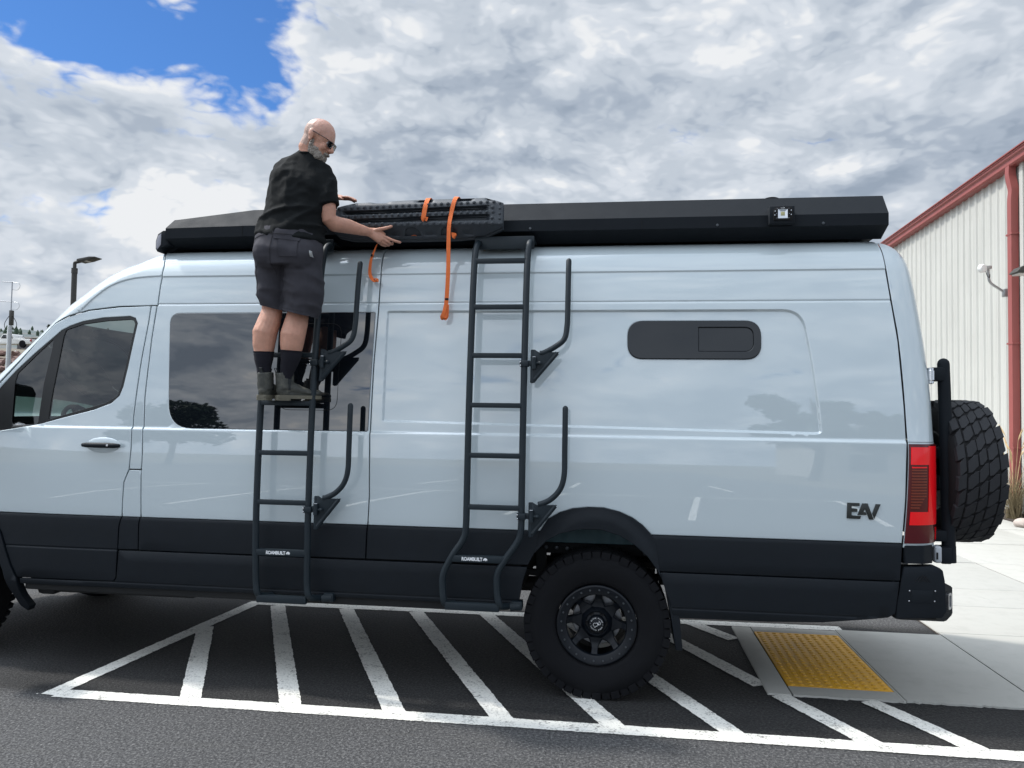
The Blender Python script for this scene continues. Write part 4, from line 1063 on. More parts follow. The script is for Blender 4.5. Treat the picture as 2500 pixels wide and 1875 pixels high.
# ---- lower cladding
ymid = interp([0.45, 0.52, 0.57, 0.70, 0.785, 0.79, 0.90, 0.98, 1.0], [0.035, 0.004, -0.010, -0.016, -0.017, -0.014, -0.012, -0.009, -0.002])
def ytrim(x, z):
    y = ymid(z) + 0.006 * math.exp(-((z - 0.787) / 0.004) ** 2) + 0.004 * math.exp(-((z - 0.576) / 0.005) ** 2)
    if x < -3.4: y += 0.035 * (-3.4 - x) ** 2
    if x > 1.5: y += 0.12 * (x - 1.5) ** 2
    return y
TR = [0.775, 0.781, 0.784, 0.787, 0.79, 0.793, 0.8, 0.565, 0.571, 0.576, 0.581, 0.587, 0.55, 0.53, 0.98]
arch_in = [(-0.475, 0.555), (-0.463, 0.611), (-0.448, 0.698), (-0.421, 0.786), (-0.383, 0.866), (-0.304, 0.950), (-0.227, 0.995), (-0.101, 1.027), (0.024, 1.027), (0.133, 0.997), (0.225, 0.943), (0.302, 0.876), (0.356, 0.802), (0.379, 0.757), (0.41, 0.66)]
Z1 = 1.0
trims = {
 'door_cladding': [(-4.09, Z1), (-3.119, Z1), (-3.131, 0.93), (-3.132, 0.785), (-3.138, 0.610), (-3.155, 0.583), (-3.855, 0.577), (-3.90, 0.66), (-3.985, 0.87), (-4.045, 0.96)],
 'pillar_cladding': [(-3.111, Z1), (-2.986, Z1), (-2.991, 0.95), (-2.987, 0.795), (-3.125, 0.79), (-3.124, 0.93)],
 'side_cladding': [(-2.979, Z1), (-1.442, Z1), (-1.446, 0.795), (-2.980, 0.79), (-2.984, 0.95)],
 'rear_cladding': [(-1.434, Z1)] + [(-0.345, Z1)] + [(x, z) for x, z in arch_in[::-1] if x < -0.35 and z > 0.795][::-1][::-1] + [(-0.418, 0.797), (-1.438, 0.795)],
 'sill_cladding': [(-3.118, 0.785), (-0.421, 0.7835), (-0.448, 0.698), (-0.463, 0.611), (-0.475, 0.548), (-2.0, 0.545), (-3.15, 0.538), (-3.84, 0.535), (-3.84, 0.571), (-3.15, 0.577), (-3.131, 0.605)],
 'quarter_cladding': [(0.327, Z1), (1.741, Z1), (1.725, 0.790), (0.364, 0.790), (0.352, 0.90)],
 'quarter_sill': [(0.372, 0.784), (1.722, 0.784), (1.70, 0.605), (1.66, 0.578), (1.3, 0.532), (1.0, 0.52), (0.45, 0.515), (0.44, 0.60), (0.41, 0.67)],
}
trims['rear_cladding'] = [(-1.434, Z1), (-0.347, Z1), (-0.36, 0.90), (-0.383, 0.866), (-0.418, 0.797), (-1.438, 0.795)]
for nm, poly in trims.items():
    for far in (None, W): panel(nm, poly, [], ytrim, 'trim', van, far=far, zrows=TR, edge=0.004, dx=0.06)
# wheel arch flare
def yflare(x, z):
    d_ = math.hypot((x + 0.01) / 0.42, (z - 0.62) / 0.535); return ytrim(x, min(z, 0.97)) - 0.004 - 0.022 * sm((1.02 - d_) / 0.16)
FL = [(-0.352, 0.995)] + [(x, z + 0.0) for x, z in flare_o[1:-1]] + [(0.330, 0.995), (0.352, 0.93), (0.366, 0.84), (0.379, 0.757), (0.356, 0.802), (0.302, 0.876), (0.225, 0.943), (0.133, 0.997), (0.024, 1.027), (-0.101, 1.027), (-0.227, 0.995), (-0.304, 0.950), (-0.383, 0.866), (-0.365, 0.93)]
for far in (None, W): panel('wheel_arch_flare', FL, [], yflare, 'trim', van, far=far, edge=0.005, dx=0.03, dz=0.025, thick=0.07)
# front arch
FA = [(-4.10, 0.99), (-4.048, 0.955), (-3.99, 0.865), (-3.905, 0.655), (-3.862, 0.573), (-3.85, 0.45), (-3.815, 0.37), (-3.84, 0.335), (-3.885, 0.37), (-3.93, 0.50), (-3.962, 0.62), (-4.02, 0.76), (-4.10, 0.87), (-4.30, 0.92), (-4.30, 0.99)]
FA2 = [(-4.30, 0.99), (-4.30, 0.92), (-4.52, 0.87), (-4.66, 0.76), (-4.76, 0.55), (-4.78, 0.42), (-5.12, 0.42), (-5.2, 0.95), (-4.9, 1.0)]
for far in (None, W):
    panel('front_arch_trim', FA, [], lambda x, z: ytrim(x, z) - 0.012, 'trim', van, far=far, thick=0.06, dx=0.05)
    panel('bumper_side', FA2, [], lambda x, z: yfen(x, max(z, 0.9)) - 0.012, 'trim', van, far=far, thick=0.05, dx=0.05)

# ---- underbody, wheel house, axle
bm = BM(); box(bm, (-4.9, 0.25, 0.56), (-0.50, W - 0.25, 0.66)); box(bm, (0.46, 0.22, 0.60), (1.74, W - 0.22, 0.68)); obj('floor_pan', bm, 'under', van)
for ya in (0.03, W - 0.16):
    bm = BM(); box(bm, (-3.83, ya, 0.49), (-0.60, ya + 0.13, 0.56), bev=0.015); obj('sill_rail', bm, 'under', van)
bm = BM()
box(bm, (-3.62, 0.06, 0.472), (-2.62, 0.22, 0.53), bev=0.02); box(bm, (-3.80, 0.10, 0.44), (-3.66, 0.5, 0.55), bev=0.03); obj('underbody_box', bm, 'under', van)
bm = BM(); tube(bm, [(-2.6, 0.9, 0.50), (-0.3, 1.0, 0.46)], 0.055, n=12); tube(bm, [(-3.6, 1.3, 0.52), (0.5, 1.35, 0.58)], 0.045, n=10); obj('driveshaft', bm, 'under', van)
for y in (0.42, W - 0.50):
    bm = BM(); box(bm, (-0.75, y, 0.795), (0.60, y + 0.08, 0.885), bev=0.008); box(bm, (-0.41, y - 0.02, 0.60), (-0.345, y + 0.06, 0.83), bev=0.006); box(bm, (0.40, y, 0.62), (0.52, y + 0.07, 0.86)); obj('frame_rail', bm, 'under', van)
for x in (-0.345, -0.275, -0.205, 0.30):
    bm = BM(); lathe(bm, [(0.0, 0.402), (0.011, 0.404), (0.0135, 0.42)], (x, 0, 0.835 - (x + 0.345) * 0.03), n=10, closed=False); obj('frame_bolt', bm, 'bolt', van)
for y in (0.42, W - 0.48):
    bm = BM(); pth = [(-0.72, y, 0.66), (-0.4, y, 0.665), (0, y, 0.60), (0.4, y, 0.67), (0.66, y, 0.72)]
    c_ = catmull(pth, 6); tube(bm, c_, 0.034, n=4, tw=math.pi / 4, sx=0.8); obj('leaf_spring', bm, 'under', van)
bm = BM(); tube(bm, [(0, 0.25, 0.4435), (0, 0.75, 0.4435), (0, 0.86, 0.4435), (0, 1.0, 0.4435), (0, 1.16, 0.4435), (0, 1.27, 0.4435), (0, 1.77, 0.4435)], [0.06, 0.06, 0.12, 0.17, 0.12, 0.06, 0.06], n=16); obj('rear_axle', bm, 'under', van)
for far in (None, W):
    def yw(x, z): return 0.36 + 0.004 * math.sin(x * 70) - 0.10 * sm((z - 0.98) / 0.12)
    panel('inner_fender', [(-0.55, 0.878), (0.48, 0.878), (0.45, 1.0), (0.3, 1.10), (0, 1.13), (-0.3, 1.10), (-0.5, 1.0)], [], yw, 'inner_fender', van, far=far, dx=0.02, dz=0.03, thick=0.02)
bm = BM(); box(bm, (-0.60, 0.22, 1.09), (0.55, W - 0.22, 1.11)); box(bm, (-0.60, 0.3, 0.66), (-0.56, W - 0.3, 1.0)); box(bm, (0.50, 0.3, 0.66), (0.54, W - 0.3, 1.0)); obj('wheel_house', bm, 'under', van)
bm = BM(); box(bm, (-5.20, 0.30, 0.47), (-4.20, W - 0.30, 0.52), bev=0.01); obj('bay_floor_blocker', bm, 'under', van)  # unseen floor added to keep sun from leaking under the nose
bm = BM(); box(bm, (-5.05, 0.36, 0.56), (-4.45, W - 0.36, 1.15), bev=0.02); obj('engine_bay', bm, 'under', van)
# mud flap
bm = BM(); prism(bm, [(0.385, 0.775), (0.43, 0.765), (0.468, 0.60), (0.496, 0.50), (0.510, 0.325), (0.470, 0.325), (0.445, 0.50), (0.415, 0.66)], 'Y', 0.0, 0.27, bev=0.006); obj('mud_flap', bm, 'trim', van)
bm = BM(); prism(bm, [(0.385, 0.775), (0.43, 0.765), (0.468, 0.60), (0.496, 0.50), (0.510, 0.325), (0.470, 0.325), (0.445, 0.50), (0.415, 0.66)], 'Y', W - 0.27, W, bev=0.006); obj('mud_flap', bm, 'trim', van)

# ---- wheels
TR_ = 0.4435
tyre_prof = [(0.245, 0.035), (0.258, 0.018), (0.275, 0.012), (0.31, 0.0), (0.345, -0.004), (0.375, -0.002), (0.395, 0.006), (0.417, 0.017), (0.433, 0.034), (0.4395, 0.060), (0.4405, 0.14), (0.4395, 0.22), (0.433, 0.245), (0.417, 0.262), (0.395, 0.274), (0.36, 0.28), (0.31, 0.278), (0.27, 0.265), (0.245, 0.245)]
def lug_mesh(name, t0, t1, a0, a1, r0, r1, skew=0.0, mt='tread', taper=0.8):
    """a tread block: from radius r0 to r1, over width t0..t1, over angles a0..a1 (degrees), axis y"""
    bm = BM(); vs_ = []
    for r_, k in ((r0, 1.0), (r1, taper)):
        for (t, s_) in ((t0, -1), (t1, 1)):
            tm = (t0 + t1) / 2; tt = tm + (t - tm) * (0.97 if k < 1 else 1)
            for aa in (a0, a1):
                am = (a0 + a1) / 2; ang = R(am + (aa - am) * k + skew * (t - tm) / max(1e-6, (t1 - t0))); vs_.append(bm.verts.new((math.sin(ang) * r_, tt, math.cos(ang) * r_)))
    for f in ((0, 1, 3, 2), (4, 6, 7, 5), (0, 4, 5, 1), (2, 3, 7, 6), (0, 2, 6, 4), (1, 5, 7, 3)): bm.faces.new([vs_[i] for i in f])
    bmesh.ops.bevel(bm, geom=bm.edges[:], offset=0.0018, segments=1, affect='EDGES')
    bmesh.ops.recalc_face_normals(bm, faces=bm.faces[:])
    me = D.meshes.new(name); bm.to_mesh(me); bm.free(); finish(me, mt, 30); return me
side_lug = lug_mesh('tread_block', 0.004, 0.06, -3.55, 3.55, 0.40, 0.4435, 1.2, 'rubber', 0.97)
side_lug2 = lug_mesh('tread_block', 0.010, 0.06, -3.4, 3.4, 0.39, 0.4425, 1.2, 'rubber', 0.97)
cen_lug = lug_mesh('tread_block', 0.065, 0.135, -3.0, 3.0, 0.425, 0.4435, 4.0, 'rubber')
cen_lug2 = lug_mesh('tread_block', 0.145, 0.215, -3.0, 3.0, 0.425, 0.4435, -4.0, 'rubber')
in_lug = lug_mesh('tread_block', 0.225, 0.28, -2.6, 2.6, 0.405, 0.4435, -1.2, 'rubber')

def rhino_strokes():
    return [[(-0.023, -0.004), (-0.020, 0.004), (-0.012, 0.008), (-0.002, 0.006), (0.003, 0.010), (0.006, 0.006), (0.012, 0.010), (0.018, 0.012), (0.015, 0.024), (0.022, 0.016), (0.026, 0.004), (0.024, -0.001), (0.015, -0.004), (0.006, -0.005), (0.004, -0.012), (-0.006, -0.014), (-0.012, -0.024), (-0.016, -0.014), (-0.023, -0.004)],
            [(0.004, 0.004), (0.010, 0.002), (0.018, 0.003), (0.016, -0.001), (0.008, -0.001), (0.004, 0.004)]]

def wheel(cx, cy, cz, parent, near=True, detail=True, name='wheel'):
    """axis along y; outer face towards -y when near"""
    o_ = Vector((cx, cy, cz)); sg = 1 if near else -1
    def place(bm):
        for v in bm.verts: v.co = Vector((cx + v.co.x, cy + sg * v.co.y, cz + v.co.z))
        return bm
    bm = BM(); lathe(bm, [(0.232, 0.03), (0.228, 0.05), (0.21, 0.07), (0.205, 0.26), (0.235, 0.262), (0.24, 0.25), (0.215, 0.24), (0.218, 0.07)], axis='Y', n=64, closed=False)
    wh = obj(name, place(bm), 'rim', parent)
    bm = BM(); lathe(bm, tyre_prof, axis='Y', n=88, closed=False); obj('tyre', place(bm), 'rubber', wh)
    # beadlock ring and spoked face
    bm = BM(); lathe(bm, [(0.180, 0.045), (0.184, 0.026), (0.192, 0.020), (0.232, 0.014), (0.240, 0.018), (0.243, 0.030), (0.236, 0.045)], axis='Y', n=72, closed=False); obj('beadlock_ring', place(bm), 'rim', wh)
    # drum / brake disc
    bm = BM(); lathe(bm, [(0.0, 0.165), (0.150, 0.165), (0.155, 0.18), (0.155, 0.20), (0, 0.20)], axis='Y', n=36, closed=False); obj('brake_disc', place(bm), 'steel' if detail else 'under', wh)
    bm = BM(); lathe(bm, [(0.066, 0.075), (0.074, 0.068), (0.086, 0.082), (0.098, 0.098), (0.098, 0.14), (0.05, 0.14)], axis='Y', n=48, closed=False); obj('hub', place(bm), 'rim', wh)
    bm = BM(); lathe(bm, [(0.0, 0.046), (0.036, 0.046), (0.044, 0.050), (0.046, 0.060), (0.052, 0.075), (0.068, 0.080)], axis='Y', n=40, closed=False); obj('centre_cap', place(bm), 'rim', wh)
    for k in range(8):
        a = R(45 * k + 4); bm = BM()
        sec = [(0.092, 0.092, 0.050), (0.115, 0.095, 0.036), (0.138, 0.092, 0.024), (0.158, 0.075, 0.020), (0.178, 0.050, 0.021), (0.200, 0.036, 0.026)]
        rows = []
        for r_, y_, w_ in sec:
            rows.append([bm.verts.new(Vector((px, py, r_))) for px, py in ((-w_, y_ + 0.05), (-w_, y_ + 0.006), (-w_ * 0.8, y_), (w_ * 0.8, y_), (w_, y_ + 0.006), (w_, y_ + 0.05))])
        for p_, q_ in zip(rows, rows[1:]):
            for i in range(6): bm.faces.new((p_[i], p_[(i + 1) % 6], q_[(i + 1) % 6], q_[i]))
        Rm = Matrix.Rotation(a, 4, 'Y')
        for v in bm.verts: v.co = Rm @ v.co
        obj('spoke', place(bm), 'rim', wh)
    if detail:
        bm = BM(); lathe(bm, [(0.0, -0.005), (0.0045, -0.005), (0.0062, -0.0025), (0.0062, 0.004)], axis='Y', n=8, closed=False)
        b_me = D.meshes.new('ring_bolt'); bm.to_mesh(b_me); bm.free(); finish(b_me, 'bolt', 40)
        for k in range(24):
            a = R(15 * k + 4); inst('ring_bolt', b_me, wh, Matrix.Translation((cx + math.sin(a) * 0.213, cy + sg * 0.0165, cz + math.cos(a) * 0.213)))
        bm = BM(); lathe(bm, [(0.0, 0.078), (0.010, 0.078), (0.0125, 0.07), (0.0125, 0.10)], axis='Y', n=6, closed=False)
        n_me = D.meshes.new('wheel_nut'); bm.to_mesh(n_me); bm.free(); finish(n_me, 'gap', 40)
        for k in range(6):
            a = R(60 * k + 30); inst('wheel_nut', n_me, wh, Matrix.Translation((cx + math.sin(a) * 0.062, cy - 0.002, cz + math.cos(a) * 0.062)))
        bm = BM()
        for st in rhino_strokes(): tube(bm, [(x * 0.92, 0.0440, z * 0.92) for x, z in st], 0.0011, n=5)
        obj('cap_emblem', place(bm), 'white_print', wh)
        bmt = BM(); txt = 'BLACK RHINO * HARD ALLOYS * '
        for i, ch in enumerate(txt):
            if ch == ' ': continue
            a = -2 * math.pi * i / len(txt) + R(150); tb = text_bm(ch, 0.0095, 0.0005, 'CENTER')
            Mt = Matrix.Translation((math.cos(a) * 0.0335, 0.0452, math.sin(a) * 0.0335)) @ Matrix.Rotation(-(a - math.pi / 2), 4, 'Y') @ Matrix.Rotation(math.pi / 2, 4, 'X')
            tmp = D.meshes.new('t'); tb.transform(Mt); tb.to_mesh(tmp); tb.free(); bmt.from_mesh(tmp); D.meshes.remove(tmp)
        obj('cap_lettering', place(bmt), 'white_print', wh, None)
    for k in range(46 if near else 0):
        a = 2 * math.pi * k / 46; Rm = Matrix.Rotation(a, 4, 'Y'); T = Matrix.Translation(o_)
        for me, off in (((side_lug if k % 2 else side_lug2), 0), (cen_lug, 0.04), (cen_lug2, 0.0), (in_lug, 0.03)) if detail else ((side_lug, 0), (in_lug, 0)):
            inst('tread_block', me, wh, T @ (Matrix.Identity(4) if near else Matrix.Rotation(math.pi, 4, 'Z')) @ Matrix.Rotation(a + off, 4, 'Y'))
    return wh
w1 = wheel(0.0, 0.005, TR_, van)
wheel(-4.56, 0.03, TR_, van, True, False)
wheel(0.0, W - 0.005, TR_, van, False, False); wheel(-4.56, W - 0.03, TR_, van, False, False)

# ---- tail lamp
def tail_arc(z0, z1, u0, u1, mt, nm, parent, dep=0.0, n=8, nz=14):
    bm = BM(); rows = []
    for j in range(nz + 1):
        z = z0 + (z1 - z0) * j / nz; row = []
        for k in range(n + 1):
            u = u0 + (u1 - u0) * k / n; a = u * math.pi / 2; xs0, xr = seamx(z) + G2, rearx(z); y0 = pbase(z)
            row.append(bm.verts.new((xs0 + (xr - xs0) * math.sin(a) + dep * math.sin(a) * 0.8, y0 + 0.15 * (1 - math.cos(a)) - dep * math.cos(a), z)))
        rows.append(row)
    for a, b in zip(rows, rows[1:]):
        for k in range(n): bm.faces.new((a[k], a[k + 1], b[k + 1], b[k]))
    e = bmesh.ops.extrude_face_region(bm, geom=bm.faces[:]); 
    for v in [q for q in e['geom'] if isinstance(q, bmesh.types.BMVert)]: v.co += Vector((-0.003, 0.006, 0))
    return obj(nm, bm, mt, parent, 40)
tl = tail_arc(1.004, 1.574, 0.02, 1.05, 'lens_dark', 'tail_light', van, 0.008)
tag(tl, label='tall red tail light wrapping the rear corner')
tail_arc(1.11, 1.562, 0.42, 1.0, 'lens_red', 'brake_lens', tl, 0.012)
tail_arc(1.455, 1.556, 0.05, 0.42, 'lens_red', 'upper_lens', tl, 0.012)
tail_arc(1.11, 1.185, 0.07, 0.42, 'lens_red', 'lower_lens', tl, 0.012)
tail_arc(1.02, 1.09, 0.72, 1.0, 'lens_red', 'reflector', tl, 0.012)
for k in range(15): tail_arc(1.205 + k * 0.0165, 1.2125 + k * 0.0165, 0.07, 0.36 if k > 3 else 0.22 + 0.03 * k, 'lens_amber' if k != 14 else 'lens_red', 'ribbed_lens', tl, 0.0125, 4, 1)
# ---- small black corner piece and steel bumper
bm = BM(); prism(bm, round2([(1.752, 0.08), (1.752, 0.004), (1.86, 0.012), (1.925, 0.055), (1.95, 0.2), (1.95, 0.4), (1.752, 0.4)], 0.01), 'Z', 0.888, 0.992, bev=0.006); obj('corner_trim', bm, 'trim', van)
bp = [(1.748, 0.868), (1.935, 0.876), (1.962, 0.858), (1.968, 0.80), (1.982, 0.632), (1.955, 0.588), (1.70, 0.570), (1.712, 0.66), (1.735, 0.80)]
bm = BM(); prism(bm, bp, 'Y', -0.004, 0.10, bev=0.010); bum = obj('rear_bumper', bm, 'rack_black', van)
bm = BM()
def wing(bm, ya, yb):
    a = [(1.965, ya, 0.79), (2.085, ya + (yb - ya), 0.725), (2.085, yb, 0.545), (2.045, yb, 0.505), (1.945, ya, 0.575)]
A_ = [(1.955, 0.05, 0.800), (1.975, 0.05, 0.625), (1.945, 0.05, 0.570)]
B_ = [(2.10, 0.22, 0.725), (2.10, 0.22, 0.560), (2.06, 0.22, 0.515)]
C_ = [(2.10, W - 0.22, 0.725), (2.10, W - 0.22, 0.560), (2.06, W - 0.22, 0.515)]
E_ = [(1.955, W - 0.05, 0.800), (1.975, W - 0.05, 0.625), (1.945, W - 0.05, 0.570)]
vv = [[bm.verts.new(p) for p in q] for q in (A_, B_, C_, E_)]
for p_, q_ in zip(vv, vv[1:]):
    for i in range(2): bm.faces.new((p_[i], p_[i + 1], q_[i + 1], q_[i]))
bk = [[bm.verts.new((1.80, v.co.y, v.co.z)) for v in (q[0], q[2])] for q in vv]
for i in range(3): bm.faces.new((bk[i][0], vv[i][0], vv[i + 1][0], bk[i + 1][0])); bm.faces.new((bk[i][1], bk[i + 1][1], vv[i + 1][2], vv[i][2]))
bmesh.ops.bevel(bm, geom=[e for e in bm.edges if len(e.link_faces) == 2], offset=0.006, segments=2, affect='EDGES')
obj('bumper_wing', bm, 'rack_black', bum, 30)
bm = BM()
for z0, s_ in ((0.792, 1),):
    for pts in ([(1.808, 0.790), (1.833, 0.822), (1.862, 0.790)], [(1.826, 0.790), (1.850, 0.829), (1.876, 0.790)], [(1.838, 0.790), (1.866, 0.822), (1.890, 0.790)]):
        tube(bm, [(x, -0.0045, z) for x, z in pts], 0.0022, n=5)
obj('mountain_emblem', bm, 'gap', bum)
bm = BM(); box(bm, (1.787, -0.0065, 0.668), (1.905, -0.002, 0.742), bev=0.002); obj('access_plate', bm, 'rack_black', bum)
bm = BM(); lathe(bm, [(0.0, -0.013), (0.0045, -0.012), (0.006, -0.008), (0.006, 0.0)], axis='Y', n=10, closed=False); me = D.meshes.new('plate_screw'); bm.to_mesh(me); bm.free(); finish(me, 'chrome', 40)
for p in ((1.777, 0.737), (1.915, 0.741), (1.774, 0.679), (1.911, 0.683)): inst('plate_screw', me, bum, Matrix.Translation((p[0], 0.003, p[1])))
bm = BM(); rr_ = round2([(-0.026, -0.048), (0.026, -0.048), (0.026, 0.048), (-0.026, 0.048)], 0.018, 4); ri_ = round2([(-0.013, -0.034), (0.013, -0.034), (0.013, 0.034), (-0.013, 0.034)], 0.009, 4)
n_ = len(rr_); ring = [[bm.verts.new((x, y, z)) for x, z in q] for y in (-0.012, 0.01) for q in (rr_, ri_)]
for i in range(n_):
    j = (i + 1) % n_
    bm.faces.new((ring[0][i], ring[0][j], ring[1][j], ring[1][i])); bm.faces.new((ring[0][j], ring[0][i], ring[2][i], ring[2][j])); bm.faces.new((ring[1][i], ring[1][j], ring[3][j], ring[3][i]))
nrm_b = Vector((0.17, -0.145, 0)).normalized(); tx = Vector((0.145, 0.17, 0)).normalized()
Mb = Matrix(((tx.x, -nrm_b.x, 0, 2.045), (tx.y, -nrm_b.y, 0, 0.148), (0, 0, 1, 0.655), (0, 0, 0, 1)))
for v in bm.verts: v.co = Mb @ v.co
obj('tow_eye', bm, 'steel', bum)
bm = BM(); box(bm, (-0.011, -0.004, -0.033), (0.011, 0.006, 0.033), mtx=Mb); obj('tow_eye_slot', bm, 'hinge_grey', bum)
# ---- spare wheel carrier post and hinges
bm = BM(); tube(bm, [(2.072, 0.2, 0.93), (2.063, 0.2, 1.4), (2.052, 0.2, 1.9), (2.048, 0.2, 2.05)], [0.038, 0.037, 0.035, 0.034], n=16, dome=True); post = obj('carrier_post', bm, 'rack_black', van)
for za, zb in ((1.945, 2.028), (0.995, 1.06)):
    bm = BM(); box(bm, (1.965, 0.165, za), (2.05, 0.235, zb), bev=0.008); obj('post_bracket', bm, 'rack_black', post)
bm = BM(); lathe(bm, [(0.0, 1.925), (0.017, 1.93), (0.017, 1.945), (0.021, 1.95), (0.021, 2.005), (0.017, 2.01), (0.017, 2.022), (0, 2.026)], (1.955, 0.145, 0), axis='Z', n=14, closed=False); obj('hinge', bm, 'chrome', post)
bm = BM(); tube(bm, [(2.068, 0.2, 0.872), (2.066, 0.2, 0.968)], 0.044, n=20); box(bm, (2.00, 0.12, 0.872), (2.06, 0.24, 0.968), bev=0.01); obj('post_foot', bm, 'rack_black', post)
bm = BM(); box(bm, (1.950, 0.085, 0.882), (1.992, 0.14, 0.982), bev=0.014, seg=3); hg = obj('lower_hinge', bm, 'hinge_grey', van)
bm = BM(); box(bm, (1.958, 0.082, 0.905), (1.967, 0.088, 0.945)); obj('hinge_slot', bm, 'gap', hg)
bm = BM(); box(bm, (2.02, 0.2, 1.30), (2.08, 0.72, 1.38), bev=0.01); box(bm, (2.02, 0.2, 1.48), (2.08, 0.72, 1.55), bev=0.01); box(bm, (2.05, 0.36, 1.28), (2.12, 0.56, 1.56), bev=0.01); obj('carrier_arm', bm, 'rack_black', van)

# ---- badge
def badge_poly(pts): return [(1.4375 + (x - 510) * 0.185 / 1140, 1.2285 - (z - 375) * 0.097 / 590 + 0.0045 * (x - 510) / 1140 * 1.0) for x, z in pts]
bd = None
for nm, q in (('badge_letter', [(525, 375), (945, 388), (940, 495), (670, 482), (665, 575), (870, 590), (862, 700), (665, 690), (665, 825), (990, 838), (955, 945), (505, 928)]),
              ('badge_letter', [(1030, 400), (1215, 403), (1420, 965), (1270, 965), (1115, 570), (1070, 700), (1150, 708), (1180, 805), (875, 800)]),
              ('badge_letter', [(1490, 425), (1650, 428), (1440, 940), (1370, 755)])):
    bm = BM(); prism(bm, badge_poly(q), 'Y', -0.006, 0.004, bev=0.0008); obj(nm, bm, 'badge', rq)

# ---- cab interior seen through the glass
bm = BM(); box(bm, (-4.35, 0.12, 1.20), (-3.95, W - 0.12, 1.50), bev=0.06, seg=4); obj('dashboard', bm, 'interior', van)
bm = BM(); 
Ms = Matrix.Translation((-3.80, 0.52, 1.56)) @ Matrix.Rotation(R(62), 4, 'Y')
lathe(bm, [(0.185 + 0.016 * math.cos(t), 0.016 * math.sin(t)) for t in [2 * math.pi * k / 10 for k in range(11)]], axis='Z', n=36, closed=False); box(bm, (-0.185, -0.02, -0.012), (0.185, 0.02, 0.012)); sphere(bm, (0, 0, 0), (0.06, 0.06, 0.03))
for v in bm.verts: v.co = Ms @ v.co
obj('steering_wheel', bm, 'window_rubber', van)
for y in (0.30, 1.22):
    bm = BM(); box(bm, (-3.55, y, 0.95), (-3.0, y + 0.5, 1.15), bev=0.05, seg=3); box(bm, (-3.16, y + 0.02, 1.1), (-2.98, y + 0.48, 1.78), bev=0.06, seg=3, mtx=Matrix.Translation((0.0, 0, 0))); box(bm, (-3.12, y + 0.12, 1.80), (-3.0, y + 0.38, 2.02), bev=0.05, seg=3); obj('seat', bm, 'interior', van)
bm = BM(); box(bm, (-4.3, 0.1, 0.66), (-2.95, W - 0.1, 0.72)); obj('cab_floor', bm, 'interior', van)
bm = BM(); box(bm, (-3.62, 0.2, 2.42), (-2.95, W - 0.2, 2.46), bev=0.01); obj('cab_headliner', bm, 'interior', van)
for sg, y0 in ((-1, -0.02), (1, W + 0.02)):
    bm = BM(); cy = y0 + sg * 0.20
    prism(bm, round2([(-4.42, 1.56), (-4.22, 1.56), (-4.20, 1.92), (-4.40, 1.92)], 0.05), 'Y', cy - 0.11, cy + 0.11, bev=0.03); tube(bm, [(-4.28, y0, 1.62), (-4.3, cy, 1.62)], 0.03, n=8); obj('wing_mirror', bm, 'trim', van)
# short roof aerial
bm = BM(); tube(bm, [(-3.16, 0.9, 2.80), (-3.14, 0.9, 2.93)], [0.008, 0.005], n=6); obj('aerial', bm, 'trim', van)
# ================================================================== GEAR ON THE VAN
# ---- roof rack
rack = thing('roof_rack', 'long matte black roof rack fairing with angled sides along the van roof', 'roof rack', (-0.6, 1.0, 2.84))
def rack_side(far):
    bm = BM(); rows = []
    for x, kt in ((-2.965, 0.0), (-2.94, 0.02), (-2.38, 1.0), (-1.2, 1.0), (0.6, 1.0), (1.715, 1.0), (1.728, 0.99)):
        sec = [(0.30, 2.832), (0.165, 2.875 + 0.012 * kt), (0.160, 2.882 + 0.006 * kt), (0.160, 2.952 + 0.008 * kt), (0.165, 2.958 + 0.008 * kt), (0.265, 3.036 + 0.058 * kt), (0.285, 3.040 + 0.058 * kt), (0.36, 3.036 + 0.058 * kt)]
        rows.append([bm.verts.new((x, (W - y) if far else y, z)) for y, z in sec])
    for a, b in zip(rows, rows[1:]):
        for k in range(7): bm.faces.new((a[k], a[k + 1], b[k + 1], b[k]))
    bm.faces.new(rows[0]); bm.faces.new(rows[-1][::-1])
    return obj('side_fairing', bm, 'rack_black', rack, 12)
rack_side(False); rack_side(True)
bm = BM(); prism(bm, [(-2.93, 2.86), (-2.93, 3.03), (-2.38, 3.085), (1.72, 3.085), (1.72, 2.86)], 'Y', 0.35, W - 0.35); obj('deck', bm, 'rack_black', rack)
bm = BM(); fpts = [(-3.055, 2.865), (-3.035, 2.925), (-2.96, 3.03), (-2.935, 3.03), (-2.935, 2.84), (-3.01, 2.80), (-3.045, 2.815)]
prism(bm, fpts, 'Y', 0.275, W - 0.275, bev=0.004); ff = obj('front_fairing', bm, 'rack_black', rack)
bm = BM(); prism(bm, [(-3.062, 2.83), (-3.056, 2.87), (-3.042, 2.912), (-3.030, 2.905), (-3.045, 2.865), (-3.048, 2.825)], 'Y', 0.24, W - 0.24, bev=0.002); obj('light_bar', bm, 'lamp_lens', ff)
bm = BM(); prism(bm, [(-3.052, 2.872), (-3.037, 2.920), (-3.000, 2.944), (-2.955, 2.944), (-2.955, 2.845), (-3.006, 2.834), (-3.038, 2.796), (-3.052, 2.818)], 'Y', 0.185, 0.30, bev=0.004); obj('fairing_corner', bm, 'rack_black', ff)
bm = BM(); prism(bm, [(-3.046, 2.868), (-3.033, 2.910), (-3.010, 2.924), (-3.012, 2.846), (-3.038, 2.812), (-3.046, 2.822)], 'Y', 0.1815, 0.190, bev=0.001); obj('light_bar_end', bm, 'bar_lens', ff)
for x in (-2.2, -1.0, 0.15, 1.0, 1.55):
    for y in (0.36, W - 0.42):
        bm = BM(); box(bm, (x, y, 2.81), (x + 0.08, y + 0.06, 2.87), bev=0.006); obj('rack_foot', bm, 'rack_black', rack)
